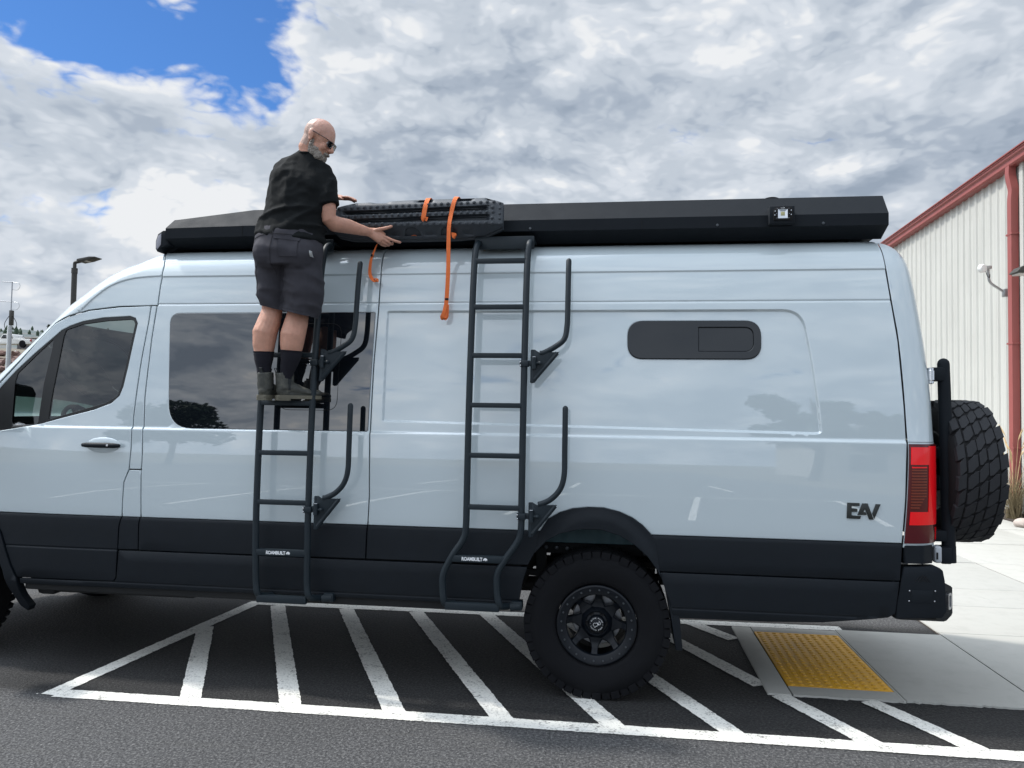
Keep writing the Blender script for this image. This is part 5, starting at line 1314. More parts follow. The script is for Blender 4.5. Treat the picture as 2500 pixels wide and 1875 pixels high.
bm = BM(); box(bm, (1.36, 0.34, 3.086), (1.62, 0.60, 3.108), bev=0.004); obj('vent_cover', bm, 'hinge_grey', rack)
bm = BM(); tube(bm, catmull([(1.02, 0.36, 3.09), (1.05, 0.36, 3.118), (1.11, 0.36, 3.122), (1.17, 0.36, 3.09)], 5), 0.005, n=6); obj('cable', bm, 'gap', rack)
bm = BM(); lathe(bm, [(0.014, 3.08), (0.014, 3.105), (0, 3.118)], (-2.46, 0.40, 0), axis='Z', n=10, closed=False); obj('fairing_knob', bm, 'gap', rack)
for x in (-2.30, -1.55, -0.45, 0.72, 1.35):
    bm = BM(); lathe(bm, [(0.0, -0.0045), (0.007, -0.004), (0.009, 0.0), (0.009, 0.006)], (x, 0.160, 2.905), n=10, closed=False); obj('rack_bolt', bm, 'bolt', rack)
for x in (-2.41, 0.255):
    bm = BM(); box(bm, (x, 0.1585, 2.888), (x + 0.004, 0.162, 2.960)); obj('panel_joint', bm, 'gap', rack)
# flood light
fl_ = 0.150
bm = BM(); box(bm, (1.024, fl_ - 0.038, 2.895), (1.172, 0.20, 3.005), bev=0.006); fb = obj('flood_light', bm, 'rack_black', rack)
tag(fb, label='square flood light with chrome reflector')
bm = BM(); prism(bm, [(1.045, 2.915), (1.152, 2.915), (1.160, 2.93), (1.160, 2.985), (1.15, 2.996), (1.065, 2.996), (1.045, 2.976)], 'Y', fl_ - 0.045, fl_ - 0.036, bev=0.002); obj('bezel', bm, 'gap', fb)
bm = BM(); q = [(1.072, 2.982), (1.128, 2.982), (1.128, 2.926), (1.072, 2.926)]; q2 = [(1.086, 2.968), (1.114, 2.968), (1.114, 2.940), (1.086, 2.940)]
va = [bm.verts.new((x, fl_ - 0.0460, z)) for x, z in q]; vb = [bm.verts.new((x, fl_ - 0.030 - 0.0, z)) for x, z in q2]
for v in va: v.co.y = fl_ - 0.0475
for v in vb: v.co.y = fl_ - 0.0462
for i in range(4): bm.faces.new((va[i], va[(i + 1) % 4], vb[(i + 1) % 4], vb[i]))
bm.faces.new(vb); obj('reflector', bm, 'chrome', fb, None)
mat('led', (0.42, 0.40, 0.20), rough=0.3)
bm = BM(); box(bm, (1.088, fl_ - 0.0485, 2.942), (1.112, fl_ - 0.0464, 2.966), bev=0.001); obj('led', bm, 'led', fb)
bm = BM(); lathe(bm, [(0.0, -0.004), (0.003, -0.0038), (0.0042, -0.002), (0.0042, 0.003)], axis='Y', n=8, closed=False); me = D.meshes.new('screw'); bm.to_mesh(me); bm.free(); finish(me, 'chrome', 40)
for p in ((1.055, 2.970), (1.149, 2.974), (1.053, 2.946), (1.149, 2.948)): inst('screw', me, fb, Matrix.Translation((p[0], fl_ - 0.045, p[1])))
for p in ((1.067, 2.986), (1.136, 2.986), (1.064, 2.954), (1.138, 2.955), (1.066, 2.928), (1.135, 2.928)): inst('screw', me, fb, Matrix.Translation((p[0], fl_ - 0.045, p[1])) @ Matrix.Diagonal((0.5, 0.6, 0.5, 1)))
tb = text_bm('RIGID', 0.009, 0.0004, 'CENTER', shear=0.3); tb.transform(Matrix.Translation((1.099, fl_ - 0.0462, 2.986)) @ Matrix.Rotation(math.pi / 2, 4, 'X')); obj('lettering', tb, 'white_print', fb, None)

# ---- side ladders
rail_y = interp([0.30, 0.50, 1.0, 1.6, 2.4, 2.62, 2.72, 2.78], [-0.10, -0.113, -0.118, -0.10, -0.025, 0.012, 0.042, 0.075])
def rp(x, z, dy=0.0): return (x, rail_y(z) + dy, z)
def ladder(label, xl, xr, rungs, foot_l, foot_r, arms_dx, logo_x, lower_kink):
    L = thing('side_ladder', label, 'ladder', ((xl + xr) / 2, -0.11, 0.5), 'ladders on the van side')
    for x, foot in ((xl, foot_l), (xr, foot_r)):
        bm = BM(); pts = [rp(px, z) for px, z in foot] + [rp(x, z) for z in (1.2, 1.6, 2.0, 2.4, 2.6, 2.70)] + [(x + 0.003, 0.062, 2.765), (x + 0.006, 0.10, 2.800), (x + 0.008, 0.16, 2.812)]
        f0 = foot[0]; st = [(f0[0] + 0.055, 0.16, f0[1] - 0.03), (f0[0] + 0.045, 0.02, f0[1] - 0.035), (f0[0] + 0.020, -0.075, f0[1] - 0.02)]
        tube(bm, catmull(st + pts, 5), 0.0203, n=14); obj('rail', bm, 'ladder_black', L)
    for i, (z, a, b, h) in enumerate(rungs):
        bm = BM(); y = rail_y(z); box(bm, (a, y - 0.017, z - h / 2), (b, y + 0.017, z + h / 2), bev=0.003); rg = obj('rung', bm, 'ladder_black', L)
        if i == 1:
            tb = text_bm('ROAMBUILT', 0.0290, 0.0004, 'LEFT', space=0.95, offset=0.0010); tb.transform(Matrix.Translation((logo_x, y - 0.0175, z - 0.0090)) @ Matrix.Rotation(math.pi / 2, 4, 'X') @ Matrix.Diagonal((0.83, 1, 1, 1))); obj('lettering', tb, 'white_print', rg, None)
            bf = [(0, 4), (1, 8), (4, 10), (6, 14), (10, 17), (15, 18), (20, 15), (24, 13), (26, 9), (25, 3), (22, 0), (21, 5), (19, 6), (17, 0), (14, 0), (13, 6), (9, 5), (8, 1), (5, 2), (5, 5), (2, 3)]
            bm = BM(); prism(bm, [(logo_x + 0.130 + u * 0.00105, z - 0.0085 + v * 0.00105) for u, v in bf], 'Y', y - 0.0182, y - 0.0172); obj('buffalo_mark', bm, 'white_print', rg, None)
    bm = BM(); box(bm, (xl - 0.02, 0.125, 2.768), (xr + 0.03, 0.145, 2.850), bev=0.004); box(bm, (xl - 0.02, 0.14, 2.826), (xr + 0.03, 0.30, 2.838)); obj('mount_plate', bm, 'ladder_black', L)
    bm = BM(); fz = foot_r[0][1]; tube(bm, [(foot_r[0][0] + 0.05, -0.02, fz - 0.035), (foot_r[0][0] + 0.11, -0.01, fz - 0.03)], 0.026, n=12); box(bm, (foot_r[0][0] + 0.06, -0.03, fz - 0.055), (foot_r[0][0] + 0.125, 0.05, fz + 0.0), bev=0.006); obj('foot_bracket', bm, 'ladder_black', L)
    # folding gear arms
    for top in (True, False):
        if top: tp_ = [(-0.355, 2.085), (-0.33, 2.090), (-0.27, 2.122), (-0.21, 2.172), (-0.193, 2.256), (-0.191, 2.40), (-0.191, 2.665)]; g_ = [(-0.408, 2.108), (-0.385, 2.108), (-0.36, 2.088), (-0.305, 2.092), (-0.238, 2.094), (-0.385, 1.905), (-0.404, 1.902)]; zb = 2.02
        else: tp_ = [(-0.35, 1.178), (-0.33, 1.183), (-0.275, 1.210), (-0.222, 1.268), (-0.197, 1.352), (-0.195, 1.5), (-0.195, 1.752)]; g_ = [(-0.404, 1.190), (-0.382, 1.190), (-0.36, 1.170), (-0.30, 1.176), (-0.236, 1.178), (-0.38, 0.985), (-0.400, 0.983)]; zb = 1.105
        dx = arms_dx
        bm = BM(); tube(bm, [rp(x + dx, z) for x, z in catmull2(tp_, 5)], 0.0170, n=12, dome=True); arm = obj('gear_arm', bm, 'ladder_black', L)
        bm = BM(); yv = rail_y(zb); prism(bm, [(x + dx, z) for x, z in g_], 'Y', yv - 0.011, yv + 0.011, bev=0.003)
        for v in bm.verts: v.co.y = rail_y(v.co.z) + (v.co.y - yv)
        gus = obj('gusset', bm, 'ladder_black', arm)
        bm = BM(); e = g_[5]; f = g_[4]
        tube(bm, [rp(e[0] + dx - 0.002, e[1] + 0.02, -0.004), rp(f[0] + dx - 0.012, f[1] - 0.006, -0.004)], 0.0135, n=8); obj('brace_tube', bm, 'ladder_black', arm)
        bm = BM(); tube(bm, [rp(g_[0][0] + dx + 0.010, g_[6][1] + 0.005), rp(g_[0][0] + dx + 0.010, g_[0][1] - 0.003)], 0.0135, n=10); obj('pivot_tube', bm, 'ladder_black', arm)
        bm = BM(); yv = rail_y(zb); box(bm, (xr - 0.026, yv - 0.028, zb - 0.018), (xr + 0.028, yv + 0.028, zb + 0.020), bev=0.005); box(bm, (xr + 0.02, yv - 0.014, zb - 0.014), (-0.392 + dx, yv + 0.01, zb + 0.020), bev=0.003); obj('clamp', bm, 'ladder_black', arm)
        bm = BM(); tube(bm, [(-0.388 + dx, yv - 0.022, zb - 0.030), (-0.388 + dx, yv - 0.022, zb + 0.040)], 0.0145, n=12); hp_ = obj('hinge_pin', bm, 'ladder_black', arm)
        bm = BM(); lathe(bm, [(0.0, 0.0025), (0.0135, 0.002), (0.014, 0.0)], (-0.388 + dx, yv - 0.022, zb + 0.041), axis='Z', n=12, closed=False); obj('pin_cap', bm, 'chrome', hp_)
        for s_ in (-0.011, 0.011):
            bm = BM(); sphere(bm, (xr - 0.021, yv - 0.028, zb + s_), 0.0048, 8, 6); obj('clamp_bolt', bm, 'chrome', arm)
        bm = BM(); tube(bm, [(-0.375 + dx, yv - 0.02, zb + 0.004), (-0.356 + dx, yv - 0.026, zb + 0.004)], 0.008, n=8); sphere(bm, (-0.352 + dx, yv - 0.027, zb + 0.004), 0.012, 10, 8); obj('release_knob', bm, 'ladder_black', arm)
    return L
def catmull2(pts, n): return [(v.x, v.y) for v in catmull([(a, b, 0) for a, b in pts], n)]
rl, rr = -0.783, -0.449
def rungset(l, r, zs, h=0.030): return [(z, l + 0.004, r - 0.004, h) for z in zs]
ladder('black side ladder near the rear wheel, its foot stepped forward', rl, rr,
       [(0.556, -0.905, -0.575, 0.046), (0.842, -0.870, -0.545, 0.040)] + rungset(rl, rr, (1.152, 1.462, 1.766, 2.071, 2.374, 2.671)),
       [(-0.912, 0.575), (-0.922, 0.66), (-0.919, 0.744), (-0.865, 0.856), (-0.800, 0.955), (-0.785, 1.03)],
       [(-0.575, 0.575), (-0.590, 0.649), (-0.588, 0.758), (-0.539, 0.849), (-0.468, 0.955), (-0.450, 1.03)], 0.0, -0.806, True)
ll, lr = -2.123, -1.782
ladder('black side ladder under the side window with the man standing on it', ll, lr,
       [(0.545, ll + 0.02, lr, 0.046), (0.833, ll + 0.004, lr - 0.004, 0.040)] + rungset(ll, lr, (1.144, 1.451, 1.764, 2.069, 2.374, 2.671)),
       [(-2.100, 0.572), (-2.113, 0.64), (-2.119, 0.80), (-2.122, 1.0)], [(-1.768, 0.572), (-1.780, 0.64), (-1.782, 0.80), (-1.783, 1.0)], -1.338, -2.045, False)

# ---- traction boards strapped on edge against the rack
def board_outline(x0=-1.735, x1=-0.612):
    return [(x0 + 0.00, 2.90), (x0 + 0.03, 2.865), (x0 + 0.12, 2.846), (-1.24, 2.840), (-0.90, 2.842), (-0.735, 2.852), (x1, 2.895), (x1, 3.048), (-0.735, 3.098), (-1.20, 3.092), (-1.585, 3.072), (x0 + 0.04, 3.045), (x0 + 0.0, 3.00)]
byf = interp([2.83, 2.86, 2.906, 2.915, 2.98, 3.045, 3.062, 3.10], [0.118, 0.095, 0.052, 0.046, 0.052, 0.060, 0.068, 0.115])
def chan(x, z, z0, z1, x0, x1, depth):
    s_ = min(z - z0, z1 - z, (x - x0) * 0.30, (x1 - x) * 0.22); return depth * sm((s_ + 0.004) / 0.010)
def yboard(x, z):
    sl = 0.022 * (x + 1.17) / 1.12                                # rows climb slightly to the right end
    y = byf(z)
    y += chan(x, z, 2.938 + sl * 0.2, 2.966 + sl, -1.60, -0.705, 0.042) + chan(x, z, 2.998 + sl * 0.6, 3.022 + sl, -1.66, -0.715, 0.042)
    for c, w_ in ((-1.33, 0.032), (-1.09, 0.033), (-0.845, 0.026)): y += chan(x, z, 2.858, 2.884, c - w_, c + w_, 0.016)
    for c, w_ in ((-1.42, 0.05), (-1.13, 0.05), (-0.87, 0.05), (-0.70, 0.02)): y += chan(x, z, 3.068 + sl * 0.3, 3.088 + sl * 0.2, c - w_, c + w_, 0.03)
    return y
hh = []
for c in (-1.205, -0.965):
    hh.append(round2([(c - 0.058, 2.856), (c + 0.058, 2.856), (c + 0.040, 2.892), (c + 0.018, 2.902), (c - 0.022, 2.902), (c - 0.042, 2.892)], 0.008))
brows = [2.852 + 0.006 * k for k in range(42)]
traction = None
for k, (dy, dz, lab) in enumerate(((0.0, 0.0, 'front black studded recovery board held by the man'), (0.028, -0.012, 'second black recovery board stacked behind the studded one'))):
    Bt = thing('recovery_board', lab, 'recovery board', (-1.17, 0.08 + dy, 2.84 + dz), 'boards strapped to the rack side')
    o = panel('deck', [(x, z + dz) for x, z in board_outline()], [[(x, z + dz) for x, z in h] for h in hh] if k == 0 else [], lambda x, z: yboard(x, z - dz) + dy, 'board', Bt, thick=0.022, zrows=[z + dz for z in brows], dx=0.014, dz=0.02, edge=0.003, smooth=28)
    if k: continue
    bm = BM(); lathe(bm, [(0.0, -0.0125), (0.0055, -0.012), (0.0065, -0.008), (0.0062, -0.004), (0.0115, -0.002), (0.013, 0.004)], axis='Y', n=10, closed=False); st_me = D.meshes.new('stud'); bm.to_mesh(st_me); bm.free(); finish(st_me, 'board', 40)
    studs = []
    for i in range(25): studs.append((-1.690 + i * 0.0424, 3.033 + 0.0228 * i / 24))
    for i in range(26): studs.append((-1.700 + i * 0.0410, 2.9765 + 0.0135 * i / 25))
    for i in range(25): studs.append((-1.690 + i * 0.0422, 2.9225 - 0.006 * i / 24 + (0.004 if i % 2 else 0)))
    for z in (2.95, 3.02): studs.append((-0.680, z))
    for z in (2.912, 2.945, 2.978, 3.012, 3.045): studs.append((-0.632, z))
    for x, z in studs: inst('stud', st_me, Bt, Matrix.Translation((x, byf(z) - 0.001, z)) @ Matrix.Diagonal((1, 1, 1, 1) if x < -0.66 else (0.75, 0.75, 0.75, 1)))

# ---- orange straps: ribbons with thickness
def ribbon(name, pts, wdir, wd, label, mt='orange_web', th=0.0022, parent=None, n=6):
    P = catmull(pts, n); bm = BM(); rows = []
    for i, p in enumerate(P):
        t = (P[min(i + 1, len(P) - 1)] - P[max(i - 1, 0)]).normalized()
        wv = Vector(wdir(i / (len(P) - 1)) if callable(wdir) else wdir); wv = (wv - t * wv.dot(t)).normalized(); nv = t.cross(wv)
        rows.append([bm.verts.new(p + wv * (wd / 2) * a + nv * th / 2 * b) for a, b in ((-1, -1), (1, -1), (1, 1), (-1, 1))])
    for a, b in zip(rows, rows[1:]):
        for k in range(4): bm.faces.new((a[k], a[(k + 1) % 4], b[(k + 1) % 4], b[k]))
    bm.faces.new(rows[0][::-1]); bm.faces.new(rows[-1])
    o = obj(name, bm, mt, parent, 40)
    if label: tag(o, label, 'strap', 'orange straps on the boards')
    return o
XW = (1, 0, 0)
s1 = thing('strap', 'long orange strap draped over the board and hanging down the van side', 'strap', (-0.95, 0.03, 2.3), 'orange straps on the boards')
ribbon('webbing', [(-0.912, 0.20, 3.096), (-0.915, 0.125, 3.104), (-0.919, 0.085, 3.098), (-0.927, 0.050, 3.06), (-0.944, 0.038, 2.97), (-0.953, 0.032, 2.90), (-0.955, 0.034, 2.80), (-0.955, 0.036, 2.614), (-0.961, 0.036, 2.45), (-0.966, 0.030, 2.36), (-0.968, 0.020, 2.312)], lambda t: (1, 0.25 * math.sin(t * 9), 0), 0.0265, None, parent=s1)
ribbon('end_loop', [(-0.966, 0.022, 2.395), (-0.972, 0.010, 2.35), (-0.985, 0.008, 2.318), (-0.975, 0.022, 2.306), (-0.957, 0.032, 2.325), (-0.955, 0.033, 2.40)], (1, 0.4, 0.1), 0.020, None, parent=s1)
ribbon('brand_tab', [(-0.961, 0.0335, 2.441), (-0.961, 0.0330, 2.428)], XW, 0.024, None, 'gap', parent=s1)
s2 = thing('strap', 'short orange strap hanging over the top of the studded board', 'strap', (-1.12, 0.05, 2.95), 'orange straps on the boards')
ribbon('webbing', [(-1.098, 0.19, 3.092), (-1.100, 0.125, 3.100), (-1.104, 0.085, 3.094), (-1.110, 0.050, 3.05), (-1.117, 0.036, 2.99), (-1.121, 0.032, 2.952), (-1.112, 0.036, 2.944), (-1.106, 0.040, 2.965)], lambda t: (1, 0.3 * t, 0), 0.0285, None, parent=s2)
s3 = thing('strap', 'thin twisted orange strap dangling below the man\'s hand', 'strap', (-1.45, 0.06, 2.55), 'orange straps on the boards')
ribbon('webbing', [(-1.425, 0.10, 2.83), (-1.439, 0.075, 2.795), (-1.457, 0.07, 2.745), (-1.472, 0.07, 2.70), (-1.481, 0.075, 2.640), (-1.478, 0.075, 2.60), (-1.462, 0.07, 2.573), (-1.440, 0.065, 2.556), (-1.428, 0.062, 2.556), (-1.430, 0.068, 2.572), (-1.446, 0.075, 2.578)], lambda t: (math.cos(t * 2.6 - 1.2), math.sin(t * 2.6 - 1.2), 0.3 * t), 0.022, None, parent=s3)
ribbon('brand_tab', [(-1.462, 0.066, 2.732), (-1.466, 0.066, 2.718)], (0.8, 0.5, 0.3), 0.019, None, 'gap', th=0.006, parent=s3)
ribbon('strap', [(-0.935, 0.12, 2.862), (-0.930, 0.075, 2.866), (-0.925, 0.050, 2.855), (-0.921, 0.045, 2.838), (-0.912, 0.048, 2.832)], (1, 0.2, -0.2), 0.030, 'stub of orange strap poking out under the board beside the long strap')
ribbon('strap', [(-1.245, 0.13, 2.858), (-1.20, 0.11, 2.866), (-1.16, 0.13, 2.858)], (0, 0.5, 1), 0.012, 'sliver of orange strap seen inside the board handle hole')

# ---- spare wheel on the rear door, axle along x
SC = Vector((2.20, 0.475, 1.398))
spare = thing('spare_wheel', 'spare off road tyre with chunky tread mounted on the rear door carrier', 'spare wheel', SC)
def rotx(bm):
    for v in bm.verts: v.co = SC + Vector((-(v.co.y - 0.14) * -1.0, v.co.x, v.co.z))
    return bm
bm = BM(); lathe(bm, [(0.245, 0.035), (0.258, 0.018), (0.275, 0.010), (0.31, 0.0), (0.345, -0.004), (0.375, -0.002), (0.400, 0.010), (0.418, 0.026), (0.428, 0.045), (0.4315, 0.075), (0.4325, 0.14), (0.4315, 0.205), (0.428, 0.235), (0.418, 0.254), (0.400, 0.27), (0.36, 0.28), (0.31, 0.278), (0.27, 0.265), (0.245, 0.245)], axis='Y', n=96, closed=False); obj('tyre', rotx(bm), 'groove', spare)
bm = BM(); lathe(bm, [(0.0, 0.10), (0.10, 0.10), (0.12, 0.07), (0.20, 0.06), (0.235, 0.03), (0.247, 0.03), (0.247, 0.25), (0.0, 0.25)], axis='Y', n=48, closed=False); obj('rim', rotx(bm), 'rim', spare)
NB = 30; stp = 360 / NB; blocks = []
def hexblock(name, t0, t1, a0, a1, skew, cut):
    """tread block with clipped corners, local axis y"""
    out_ = [(t0, a0 + cut), (t0 + (t1 - t0) * 0.35, a0), (t1, a0 + cut * 0.3), (t1, a1 - cut), (t0 + (t1 - t0) * 0.65, a1), (t0, a1 - cut * 0.3)]
    bm = BM(); rings = []
    for r_, k in ((0.428, 1.0), (0.441, 0.985), (0.4432, 0.955)):
        tm, am = (t0 + t1) / 2, (a0 + a1) / 2; ring = []
        for t, a in out_:
            tt = tm + (t - tm) * k; aa = R(am + (a - am) * k + skew * (tt - tm) / (t1 - t0)); edge_ = 1 - 0.012 * (abs(tt - 0.14) / 0.14) ** 3
            ring.append(bm.verts.new((math.sin(aa) * r_ * edge_, tt, math.cos(aa) * r_ * edge_)))
        rings.append(ring)
    for p, q_ in zip(rings, rings[1:]):
        for i in range(6): bm.faces.new((p[i], p[(i + 1) % 6], q_[(i + 1) % 6], q_[i]))
    bm.faces.new(rings[-1]); bmesh.ops.recalc_face_normals(bm, faces=bm.faces[:])
    me = D.meshes.new(name); bm.to_mesh(me); bm.free(); finish(me, 'tread', 30); return me
h_ = stp / 2
rows_ = [(hexblock('tread_block', 0.056, 0.112, -h_ * 0.93, h_ * 0.90, 7.0, 1.9), 3.0, 0), (hexblock('tread_block', 0.119, 0.161, -h_ * 0.88, h_ * 0.93, 6.0, 1.7), 8.0, 1), (hexblock('tread_block', 0.168, 0.224, -h_ * 0.90, h_ * 0.93, 7.0, 1.9), 1.0, 0),
         (hexblock('tread_block', 0.115, 0.165, -h_ * 0.95, h_ * 0.88, 8.0, 2.1), 8.5, 1)]
sh_ = [(lug_mesh('tread_block', 0.003, 0.049, -h_ * 0.93, h_ * 0.93, 0.398, 0.4385, 3.0, 'tread', 0.97), 0.0), (lug_mesh('tread_block', 0.012, 0.049, -h_ * 0.90, h_ * 0.95, 0.398, 0.4385, 5.0, 'tread', 0.97), 0.0),
       (lug_mesh('tread_block', 0.231, 0.277, -h_ * 0.93, h_ * 0.93, 0.398, 0.4385, 3.0, 'tread', 0.97), 5.0), (lug_mesh('tread_block', 0.231, 0.268, -h_ * 0.95, h_ * 0.90, 0.398, 0.4385, 5.0, 'tread', 0.97), 5.0)]
Bx = Matrix(((0, 1, 0, 0), (1, 0, 0, 0), (0, 0, 1, 0), (0, 0, 0, 1))) @ Matrix.Translation((0, -0.14, 0))
rt_ = random.Random(4)
for k in range(NB):
    pick = [rows_[0], rows_[1] if k % 2 else rows_[3], rows_[2], sh_[k % 2], sh_[2 + (k + 1) % 2]]
    for q_ in pick: inst('tread_block', q_[0], spare, Matrix.Translation(SC) @ Bx @ Matrix.Rotation(R(k * stp + q_[1] + rt_.uniform(-0.5, 0.5)), 4, 'Y'))
# ================================================================== PERSON
from mathutils.bvhtree import BVHTree
def remesh(bm, voxel, smooth_it=4, factor=0.6):
    """fuse overlapping closed shapes into one continuous skin"""
    me = D.meshes.new('tmp'); bmesh.ops.recalc_face_normals(bm, faces=bm.faces[:]); bm.to_mesh(me); bm.free()
    o = D.objects.new('tmp', me); COL.objects.link(o)
    m_ = o.modifiers.new('r', 'REMESH'); m_.mode = 'VOXEL'; m_.voxel_size = voxel; m_.use_smooth_shade = True
    s_ = o.modifiers.new('s', 'SMOOTH'); s_.iterations = smooth_it; s_.factor = factor
    dg = bpy.context.evaluated_depsgraph_get(); out = D.meshes.new_from_object(o.evaluated_get(dg))
    D.objects.remove(o); D.meshes.remove(me)
    b = BM(); b.from_mesh(out); D.meshes.remove(out); b.normal_update(); return b
def displace(bm, f):
    bm.normal_update(); mv = [(v, v.normal * f(v.co, v.normal)) for v in bm.verts]
    for v, d_ in mv: v.co += d_
    bm.normal_update()
def etube(bm, rows, n=20):
    """rows: (centre, half-width in x, half-depth in y) stacked in z"""
    tube(bm, [r_[0] for r_ in rows], [r_[2] for r_ in rows], n=n, sx=[r_[1] / r_[2] for r_ in rows], up=(1, 0, 0))
man = thing('person', 'bald bearded man in black T-shirt and grey shorts standing on the ladder', 'person', (-1.95, -0.15, 1.78))
V = Vector
HC = V((-1.735, -0.20, 3.405))                               # head centre
Hm = Matrix.Translation(HC) @ Matrix.Rotation(R(-2), 4, 'Z') @ Matrix.Rotation(R(25), 4, 'Y')   # local x looks along +X and down
def hp(x, y, z): return Hm @ V((x, y, z))
Hr = Hm.to_3x3()
def ell(bm, c, r_, rot=None, u=20, v=14): sphere(bm, hp(*c), r_, u, v, mtx=(Hr if rot is None else Hr @ rot))

# ---- the body
bm = BM()
ell(bm, (-0.006, 0, 0.030), (0.102, 0.078, 0.090)); ell(bm, (0.030, 0, 0.012), (0.070, 0.068, 0.082)); ell(bm, (0.030, 0, -0.055), (0.066, 0.060, 0.085))
ell(bm, (0.078, 0, 0.012), (0.022, 0.050, 0.018)); ell(bm, (0.045, 0, -0.100), (0.050, 0.042, 0.040)); ell(bm, (0.070, 0.036, -0.040), (0.024, 0.024, 0.026)); ell(bm, (0.070, -0.036, -0.040), (0.024, 0.024, 0.026))
tube(bm, [hp(0.086, 0, 0.004), hp(0.104, 0, -0.022), hp(0.117, 0, -0.044), hp(0.100, 0, -0.054)], [0.010, 0.012, 0.0155, 0.010], n=10)
for s_ in (-1, 1): ell(bm, (0.104, 0.013 * s_, -0.047), (0.011, 0.009, 0.009))
for s_ in (-1, 1):
    rt = Matrix.Rotation(R(-12), 3, 'Y') @ Matrix.Rotation(R(16 * s_), 3, 'Z')
    ell(bm, (-0.012, 0.078 * s_, -0.008), (0.020, 0.010, 0.033), rt); ell(bm, (-0.020, 0.084 * s_, 0.004), (0.018, 0.006, 0.024), rt); ell(bm, (-0.008, 0.080 * s_, -0.034), (0.010, 0.008, 0.012), rt)
tube(bm, [hp(-0.035, 0, -0.02), hp(-0.040, 0, -0.075), V((-1.795, -0.185, 3.28)), V((-1.82, -0.18, 3.20))], [0.062, 0.060, 0.064, 0.075], n=18)
# torso inside the shirt, hips inside the shorts
etube(bm, [(V((-1.885, -0.235, 2.62)), 0.17, 0.12), (V((-1.88, -0.23, 2.80)), 0.18, 0.12), (V((-1.862, -0.215, 3.0)), 0.165, 0.11), (V((-1.845, -0.195, 3.14)), 0.17, 0.10), (V((-1.82, -0.18, 3.24)), 0.12, 0.07)])
# legs
tube(bm, [(-2.0, -0.235, 2.66), (-2.012, -0.205, 2.48), (-2.022, -0.175, 2.34), (-2.036, -0.185, 2.27), (-2.055, -0.203, 2.195), (-2.060, -0.200, 2.12), (-2.060, -0.198, 2.05), (-2.058, -0.195, 1.96), (-2.056, -0.19, 1.88)], [0.085, 0.075, 0.062, 0.070, 0.0755, 0.067, 0.055, 0.039, 0.034], n=18)
tube(bm, [(-1.80, -0.23, 2.66), (-1.83, -0.195, 2.46), (-1.856, -0.165, 2.33), (-1.864, -0.178, 2.26), (-1.877, -0.193, 2.18), (-1.884, -0.190, 2.11), (-1.890, -0.186, 2.05), (-1.915, -0.176, 1.96), (-1.93, -0.172, 1.88)], [0.085, 0.075, 0.064, 0.071, 0.0765, 0.069, 0.057, 0.039, 0.034], n=18)
# right arm and hand
tube(bm, [(-1.70, -0.195, 3.17), (-1.672, -0.210, 3.05), (-1.657, -0.222, 2.95), (-1.652, -0.218, 2.895), (-1.628, -0.190, 2.874), (-1.572, -0.118, 2.874), (-1.507, -0.035, 2.868), (-1.463, 0.010, 2.864)], [0.050, 0.050, 0.050, 0.048, 0.049, 0.046, 0.035, 0.0275], n=16)
def finger(pts, r_, n=9):
    P = catmull(pts, 4); k = len(P); tube(bm, P, [r_ * (1.0 - 0.22 * i / (k - 1)) for i in range(k)], n=n, dome=True)
SH = V((-0.018, 0.060, 0.014))                              # the hand lies against the board's lower edge
def hs(pts): return [V(p) + SH for p in pts]
tube(bm, hs([(-1.452, -0.052, 2.852), (-1.425, -0.036, 2.845), (-1.395, -0.022, 2.830), (-1.368, -0.014, 2.815)]), [0.022, 0.023, 0.022, 0.019], n=14, sx=[1.4, 1.85, 2.1, 2.05], up=(-0.35, 0.1, 1.0))
finger(hs([(-1.380, -0.020, 2.838), (-1.350, -0.024, 2.824), (-1.312, -0.026, 2.806), (-1.284, -0.014, 2.797), (-1.262, 0.004, 2.793)]), 0.0112)
finger(hs([(-1.385, -0.018, 2.823), (-1.358, -0.022, 2.808), (-1.330, -0.016, 2.790), (-1.318, 0.010, 2.784), (-1.320, 0.034, 2.796)]), 0.0112)
finger(hs([(-1.395, -0.014, 2.810), (-1.372, -0.016, 2.794), (-1.350, -0.006, 2.780), (-1.340, 0.018, 2.778), (-1.344, 0.042, 2.794)]), 0.0106)
finger(hs([(-1.408, -0.010, 2.802), (-1.390, -0.008, 2.786), (-1.372, 0.002, 2.775), (-1.364, 0.024, 2.777), (-1.368, 0.044, 2.792)]), 0.0096)
finger(hs([(-1.436, -0.046, 2.856), (-1.402, -0.044, 2.866), (-1.368, -0.034, 2.874), (-1.338, -0.024, 2.884), (-1.314, -0.020, 2.892)]), 0.0128)
# left arm, mostly behind him, hand on the top edge of the board
tube(bm, [(-1.965, -0.17, 3.20), (-1.975, -0.08, 3.10), (-1.955, 0.00, 3.06), (-1.88, 0.06, 3.095), (-1.80, 0.10, 3.125), (-1.745, 0.115, 3.128)], [0.050, 0.050, 0.046, 0.042, 0.032, 0.027], n=14)
tube(bm, [(-1.755, 0.115, 3.128), (-1.725, 0.112, 3.126), (-1.695, 0.108, 3.120), (-1.675, 0.104, 3.114)], [0.017, 0.018, 0.017, 0.014], n=12, sx=[1.5, 2.1, 2.3, 2.2], up=(0, 1, 0.1))
for y_, l in ((0.075, 0.070), (0.096, 0.080), (0.117, 0.072), (0.136, 0.055)):
    finger([(-1.690, y_, 3.117), (-1.665, y_ - 0.004, 3.115), (-1.665 + l * 0.55, y_ - 0.010, 3.108), (-1.665 + l, y_ - 0.016, 3.092)], 0.0095)
finger([(-1.735, 0.085, 3.120), (-1.70, 0.060, 3.110), (-1.665, 0.046, 3.094)], 0.0105)
b = remesh(bm, 0.0048, 3, 0.5)
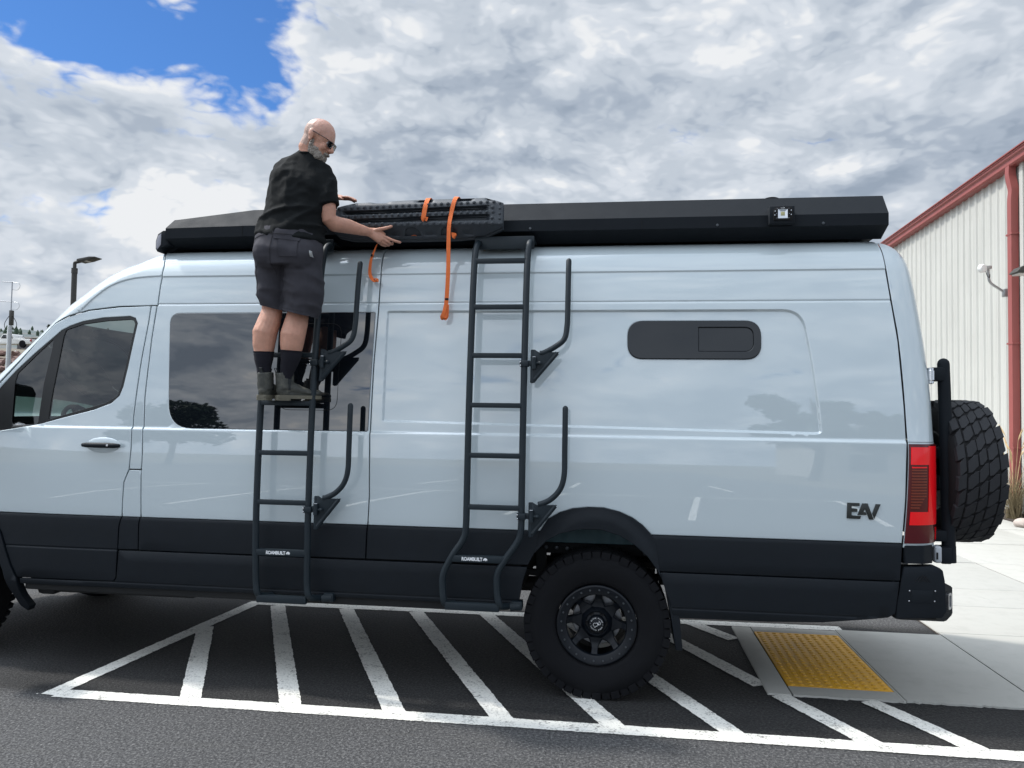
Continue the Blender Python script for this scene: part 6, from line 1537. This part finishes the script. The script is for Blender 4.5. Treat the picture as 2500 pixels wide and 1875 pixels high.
displace(b, lambda p, n: 0.0012 * mnoise.noise(p * 38) + 0.0018 * mnoise.noise(p * 14))
Hi = Hm.inverted()
for f in b.faces:
    c = Hi @ f.calc_center_median()
    f.material_index = 0
    if c.length < 0.16 and c.z > -0.09 and f.calc_center_median().z > 3.30:
        if c.x < -0.022 and c.z < 0.050 and c.z > -0.075 and abs(c.y) < 0.079: f.material_index = 2
        elif c.z > 0.01: f.material_index = 1
body = obj('body', b, ['skin', 'scalp', 'stubble'], man, 80); MATS['skin']

# ---- beard
bm = BM()
ell(bm, (0.060, 0, -0.106), (0.043, 0.043, 0.038)); ell(bm, (0.054, 0, -0.134), (0.030, 0.030, 0.034)); ell(bm, (0.091, 0, -0.073), (0.018, 0.031, 0.012))
for s_ in (-1, 1): ell(bm, (0.026, 0.047 * s_, -0.080), (0.040, 0.016, 0.036)); ell(bm, (0.000, 0.057 * s_, -0.050), (0.015, 0.010, 0.038)); ell(bm, (0.056, 0.038 * s_, -0.098), (0.032, 0.018, 0.032))
b = remesh(bm, 0.004, 2, 0.5); displace(b, lambda p, n: 0.003 * mnoise.noise(p * 90) + 0.003 * mnoise.noise(p * 220)); obj('beard', b, 'beard', body, 80)
# ---- spectacles
bm = BM()
for s_ in (-1, 1):
    lp = round2([(0.006, 0.012), (0.060, 0.010), (0.056, -0.026), (0.012, -0.028)], 0.012, 4)
    q = [hp(0.108 - 0.12 * (a / 0.06) ** 2 * 0.09, s_ * a, z_ - 0.004) for a, z_ in lp]; tube(bm, q + [q[0]], 0.0022, n=6, caps=False)
tube(bm, [hp(0.108, -0.007, 0.004), hp(0.110, 0.0, 0.006), hp(0.108, 0.007, 0.004)], 0.0022, n=6)
gl = obj('spectacles', bm, 'glasses', man)
for s_ in (-1, 1):
    bm = BM(); tube(bm, catmull([hp(0.098, s_ * 0.061, 0.006), hp(0.085, s_ * 0.073, 0.008), hp(0.04, s_ * 0.080, 0.012), hp(-0.010, s_ * 0.086, 0.016), hp(-0.034, s_ * 0.082, 0.002)], 4), 0.0026, n=6); obj('temple_arm', bm, 'glasses', gl)
    lp = round2([(0.008, 0.010), (0.058, 0.008), (0.054, -0.024), (0.014, -0.026)], 0.011, 4)
    bm = BM(); vs_ = [bm.verts.new(hp(0.1075 - 0.12 * (a / 0.06) ** 2 * 0.09, s_ * a, z_ - 0.004)) for a, z_ in lp]; f = bm.faces.new(vs_); e = bmesh.ops.extrude_face_region(bm, geom=[f]); 
    for v in [q_ for q_ in e['geom'] if isinstance(q_, bmesh.types.BMVert)]: v.co += Hr @ V((0.0012, 0, 0))
    obj('lens', bm, 'spectacle', gl, None)
for s_ in (-1, 1):
    bm = BM(); ell(bm, (0.078, 0.031 * s_, -0.008), (0.0115, 0.0115, 0.0115), u=12, v=8); obj('eye', bm, 'white_plastic', body)
    bm = BM(); ell(bm, (0.0865, 0.031 * s_, -0.010), (0.004, 0.006, 0.006), u=10, v=6); obj('iris', bm, 'glasses', body)

# ---- T-shirt
bm = BM()
etube(bm, [(V((-1.888, -0.240, 2.752)), 0.215, 0.158), (V((-1.884, -0.238, 2.80)), 0.214, 0.158), (V((-1.874, -0.230, 2.88)), 0.203, 0.150), (V((-1.862, -0.218, 2.98)), 0.197, 0.143), (V((-1.850, -0.203, 3.08)), 0.204, 0.140), (V((-1.840, -0.192, 3.16)), 0.200, 0.126), (V((-1.825, -0.183, 3.235)), 0.150, 0.098), (V((-1.805, -0.178, 3.29)), 0.095, 0.082), (V((-1.795, -0.180, 3.322)), 0.080, 0.076)], 28)
sphere(bm, (-1.952, -0.175, 3.205), (0.088, 0.085, 0.075)); sphere(bm, (-1.708, -0.192, 3.150), (0.086, 0.086, 0.080))
tube(bm, [(-1.80, -0.18, 3.285), (-1.87, -0.178, 3.27), (-1.95, -0.175, 3.225)], [0.070, 0.066, 0.066], n=14); tube(bm, [(-1.79, -0.18, 3.27), (-1.74, -0.185, 3.215), (-1.70, -0.195, 3.16)], [0.068, 0.068, 0.072], n=14)
sphere(bm, (-1.90, -0.255, 3.13), (0.10, 0.075, 0.11)); sphere(bm, (-1.77, -0.262, 3.08), (0.09, 0.07, 0.11))
tube(bm, [(-1.708, -0.192, 3.165), (-1.682, -0.208, 3.08), (-1.662, -0.220, 3.01), (-1.655, -0.222, 2.972)], [0.080, 0.080, 0.077, 0.079], n=18)
tube(bm, [(-1.955, -0.17, 3.20), (-1.975, -0.10, 3.12), (-1.968, -0.04, 3.07)], [0.080, 0.078, 0.076], n=16)
b = remesh(bm, 0.0085, 4, 0.6)
def ridged(p): return 1 - abs(2 * mnoise.noise(p))
def shirt_folds(p, n):
    lo = sm((3.10 - p.z) / 0.22); f = 0.0
    q3 = V((p.x * 12 + p.z * 9, p.y * 6, p.z * 16 - p.x * 7)); f += 0.0045 * (ridged(q3) - 0.62) * sm((3.26 - p.z) / 0.05)
    q = V((p.x * 2.2 + p.z * 1.6, p.y * 2.0, p.z * 9.5 - p.x * 3.0)); f += 0.024 * lo * (ridged(q * 1.15) - 0.62)
    q2 = V((p.x * 7.5 - p.z * 2.0, p.y * 3.0, p.z * 3.6 + p.x * 3.5)); f += 0.016 * (ridged(q2 * 1.2 + V((3, 1, 7))) - 0.62) * (0.45 + 0.55 * sm((p.z - 2.9) / 0.2))
    f += 0.003 * mnoise.noise(p * 18)
    f = max(f, -0.008)
    hem = sm((2.80 - p.z) / 0.05); f += hem * 0.006 * math.sin(p.x * 34 + p.y * 20)
    return f
displace(b, shirt_folds)
shirt = obj('t_shirt', b, 'shirt', man, 80)
bm = BM()
ring = [V((-1.796 + 0.074 * math.cos(a), -0.181 + 0.071 * math.sin(a), 3.303 - 0.008 * math.cos(a))) for a in [2 * math.pi * k / 28 for k in range(29)]]
tube(bm, ring, 0.0065, n=8, caps=False); obj('collar', bm, 'shirt', shirt)

# ---- shorts
bm = BM()
etube(bm, [(V((-1.888, -0.238, 2.815)), 0.200, 0.145), (V((-1.892, -0.243, 2.76)), 0.210, 0.158), (V((-1.895, -0.247, 2.69)), 0.216, 0.165), (V((-1.895, -0.240, 2.60)), 0.212, 0.150)], 28)
sphere(bm, (-1.985, -0.300, 2.67), (0.105, 0.110, 0.115)); sphere(bm, (-1.800, -0.297, 2.665), (0.112, 0.110, 0.115))
tube(bm, [(-1.998, -0.240, 2.63), (-2.010, -0.222, 2.54), (-2.016, -0.205, 2.44), (-2.018, -0.190, 2.36), (-2.018, -0.185, 2.318)], [0.108, 0.098, 0.090, 0.082, 0.084], n=18)
tube(bm, [(-1.800, -0.240, 2.63), (-1.800, -0.225, 2.54), (-1.803, -0.210, 2.45), (-1.822, -0.195, 2.36), (-1.836, -0.190, 2.305)], [0.112, 0.120, 0.124, 0.116, 0.114], n=18)
b = remesh(bm, 0.0085, 3, 0.5)
bmesh.ops.bisect_plane(b, geom=b.verts[:] + b.edges[:] + b.faces[:], plane_co=V((-1.83, -0.19, 2.308)), plane_no=V((0.22, 0, 1)).normalized(), clear_inner=True)
def short_folds(p, n):
    q = V((p.x * 5 + p.z * 3, p.y * 3, p.z * 12 + p.x * 5)); lo = sm((2.66 - p.z) / 0.14)
    f = 0.015 * (ridged(q) - 0.62) * (0.35 + 0.65 * lo) + 0.0024 * mnoise.noise(p * 24)
    return f + 0.006 * sm((2.37 - p.z) / 0.06) * math.sin(p.x * 40 + p.y * 31)
displace(b, short_folds)
btree = BVHTree.FromBMesh(b)
shorts = obj('shorts', b, 'shorts', man, 80)
def onto(x, z, off=0.003):
    hit = btree.ray_cast(V((x, -1.0, z)), V((0, 1, 0))); return V((x, (hit[0].y if hit[0] is not None else -0.3) - off, z))
def patch(name, quad, mt, n=8, off=0.004):
    bm = BM(); a, b_, c, d_ = [V((*q, 0)) for q in quad]; g = []
    for j in range(n + 1):
        row = []
        for i in range(n + 1):
            p = (a.lerp(b_, i / n)).lerp(d_.lerp(c, i / n), j / n); row.append(bm.verts.new(onto(p.x, p.y, off)))
        g.append(row)
    fs = [bm.faces.new((g[j][i], g[j][i + 1], g[j + 1][i + 1], g[j + 1][i])) for j in range(n) for i in range(n)]
    e = bmesh.ops.extrude_face_region(bm, geom=fs)
    for v in [q for q in e['geom'] if isinstance(q, bmesh.types.BMVert)]: v.co.y += off + 0.004
    return obj(name, bm, mt, shorts, 60)
patch('back_pocket', [(-1.886, 2.745), (-1.772, 2.728), (-1.774, 2.628), (-1.882, 2.632)], 'shorts', off=0.006)
patch('pocket_flap', [(-1.918, 2.758), (-1.762, 2.742), (-1.764, 2.724), (-1.916, 2.740)], 'shorts', 6, off=0.0085)
patch('fabric_label', [(-1.712, 2.672), (-1.700, 2.670), (-1.698, 2.636), (-1.710, 2.638)], 'galv', 3, off=0.004)
def seam(pts, r_=0.0022):
    bm = BM(); P = [(v.x, v.y) for v in catmull([(a, b_, 0) for a, b_ in pts], 8)]; tube(bm, [onto(x, z, 0.0005) for x, z in P if btree.ray_cast(V((x, -1.0, z)), V((0, 1, 0)))[0] is not None], r_, n=5); obj('seam', bm, 'seam', shorts)
seam([(-1.925, 2.80), (-1.935, 2.72), (-1.942, 2.66), (-1.945, 2.60), (-1.94, 2.54)]); seam([(-2.085, 2.755), (-1.99, 2.768), (-1.90, 2.770), (-1.80, 2.760), (-1.72, 2.745)])
seam([(-2.06, 2.338), (-2.03, 2.338), (-1.975, 2.342)], 0.0014); seam([(-1.93, 2.348), (-1.86, 2.332), (-1.76, 2.312)], 0.0014); seam([(-2.068, 2.62), (-2.078, 2.50), (-2.070, 2.36)], 0.0018)

# ---- socks and boots
for pts, rr in (([(-2.060, -0.199, 2.080), (-2.060, -0.198, 2.05), (-2.058, -0.195, 1.96), (-2.056, -0.190, 1.90)], [0.0625, 0.0590, 0.043, 0.038]),
                ([(-1.886, -0.188, 2.088), (-1.890, -0.186, 2.05), (-1.915, -0.176, 1.96), (-1.928, -0.172, 1.90)], [0.0690, 0.0620, 0.043, 0.037])):
    bm = BM(); P = catmull(pts, 5); rs = [interp([0, 1, 2, 3], rr)(3 * i / (len(P) - 1)) + (0.002 if i < 2 else 0) for i in range(len(P))]; tube(bm, P, rs, n=24)
    displace(bm, lambda p, n: 0.0012 * math.sin(p.z * 260)); obj('sock', bm, 'sock', man, 60)
def boot(heel, ang, tilt=0.0):
    T = Matrix.Translation(heel) @ Matrix.Rotation(ang, 4, 'Z') @ Matrix.Rotation(tilt, 4, 'Y')
    bm = BM()
    tube(bm, [(0.048, 0, 0.172), (0.050, 0, 0.14), (0.052, 0, 0.10), (0.055, 0, 0.07)], [0.047, 0.047, 0.047, 0.047], n=18, sx=[1.22, 1.2, 1.18, 1.15], up=(1, 0, 0))
    sphere(bm, (0.052, 0, 0.060), (0.054, 0.040, 0.045)); tube(bm, [(0.05, 0, 0.080), (0.105, 0, 0.072), (0.155, 0, 0.058), (0.20, 0, 0.050), (0.24, 0, 0.045)], [0.042, 0.042, 0.042, 0.042, 0.036], n=16, sx=[1.0, 0.95, 0.72, 0.58, 0.56], up=(0, 0, 1))
    sphere(bm, (0.238, 0, 0.046), (0.044, 0.040, 0.024)); box(bm, (0.03, -0.034, 0.026), (0.24, 0.034, 0.05), bev=0.01)
    b = remesh(bm, 0.005, 3, 0.5); displace(b, lambda p, n: 0.0016 * mnoise.noise(p * 45) + 0.0012 * mnoise.noise(V((p.x * 60, p.y * 20, p.z * 20))))
    for f in b.faces:
        c = f.calc_center_median(); k = (c.z - 0.062) / 0.115
        f.material_index = 1 if (k > 0 and abs(c.x - 0.070) < 0.006 + 0.013 * k and abs(c.y) > 0.022) else 0
    b.transform(T); o_ = obj('boot', b, ['boot', 'boot_elastic'], man, 70)
    foot = round2([(-0.004, -0.034), (0.05, -0.038), (0.12, -0.036), (0.19, -0.047), (0.245, -0.044), (0.283, -0.018), (0.283, 0.018), (0.245, 0.044), (0.19, 0.047), (0.12, 0.036), (0.05, 0.038), (-0.004, 0.034)], 0.02, 4)
    bm = BM(); prism(bm, foot, 'Z', 0.010, 0.032, bev=0.003); bm.transform(T); so = obj('sole', bm, 'boot_sole', o_)
    heelp = [p for p in foot if p[0] < 0.085]; bm = BM(); prism(bm, [(min(x, 0.085), y) for x, y in round2([(-0.003, -0.033), (0.085, -0.036), (0.085, 0.036), (-0.003, 0.033)], 0.015, 4)], 'Z', -0.002, 0.011, bev=0.002); bm.transform(T); obj('heel', bm, 'boot_sole', o_)
    for px_ in (-0.003, 0.098):
        bm = BM(); s_ = -1 if px_ < 0 else 1; P = catmull([(px_, 0, 0.150), (px_ + s_ * 0.006, 0, 0.178), (px_ + s_ * 0.012, 0, 0.195), (px_ + s_ * 0.004, 0, 0.197), (px_ - s_ * 0.006, 0, 0.180), (px_ - s_ * 0.008, 0, 0.16)], 4)
        rows = [[bm.verts.new(p + V((0, sy * 0.009, 0)) + V((ox, 0, 0))) for sy, ox in ((-1, 0), (1, 0), (1, 0.0015), (-1, 0.0015))] for p in P]
        for a, c in zip(rows, rows[1:]):
            for k in range(4): bm.faces.new((a[k], a[(k + 1) % 4], c[(k + 1) % 4], c[k]))
        bm.transform(T); obj('pull_tab', bm, 'boot_elastic', o_)
    return o_
RT = 1.7805
boot((-2.050, -0.245, RT), R(86)); boot((-1.972, -0.200, RT), R(38))
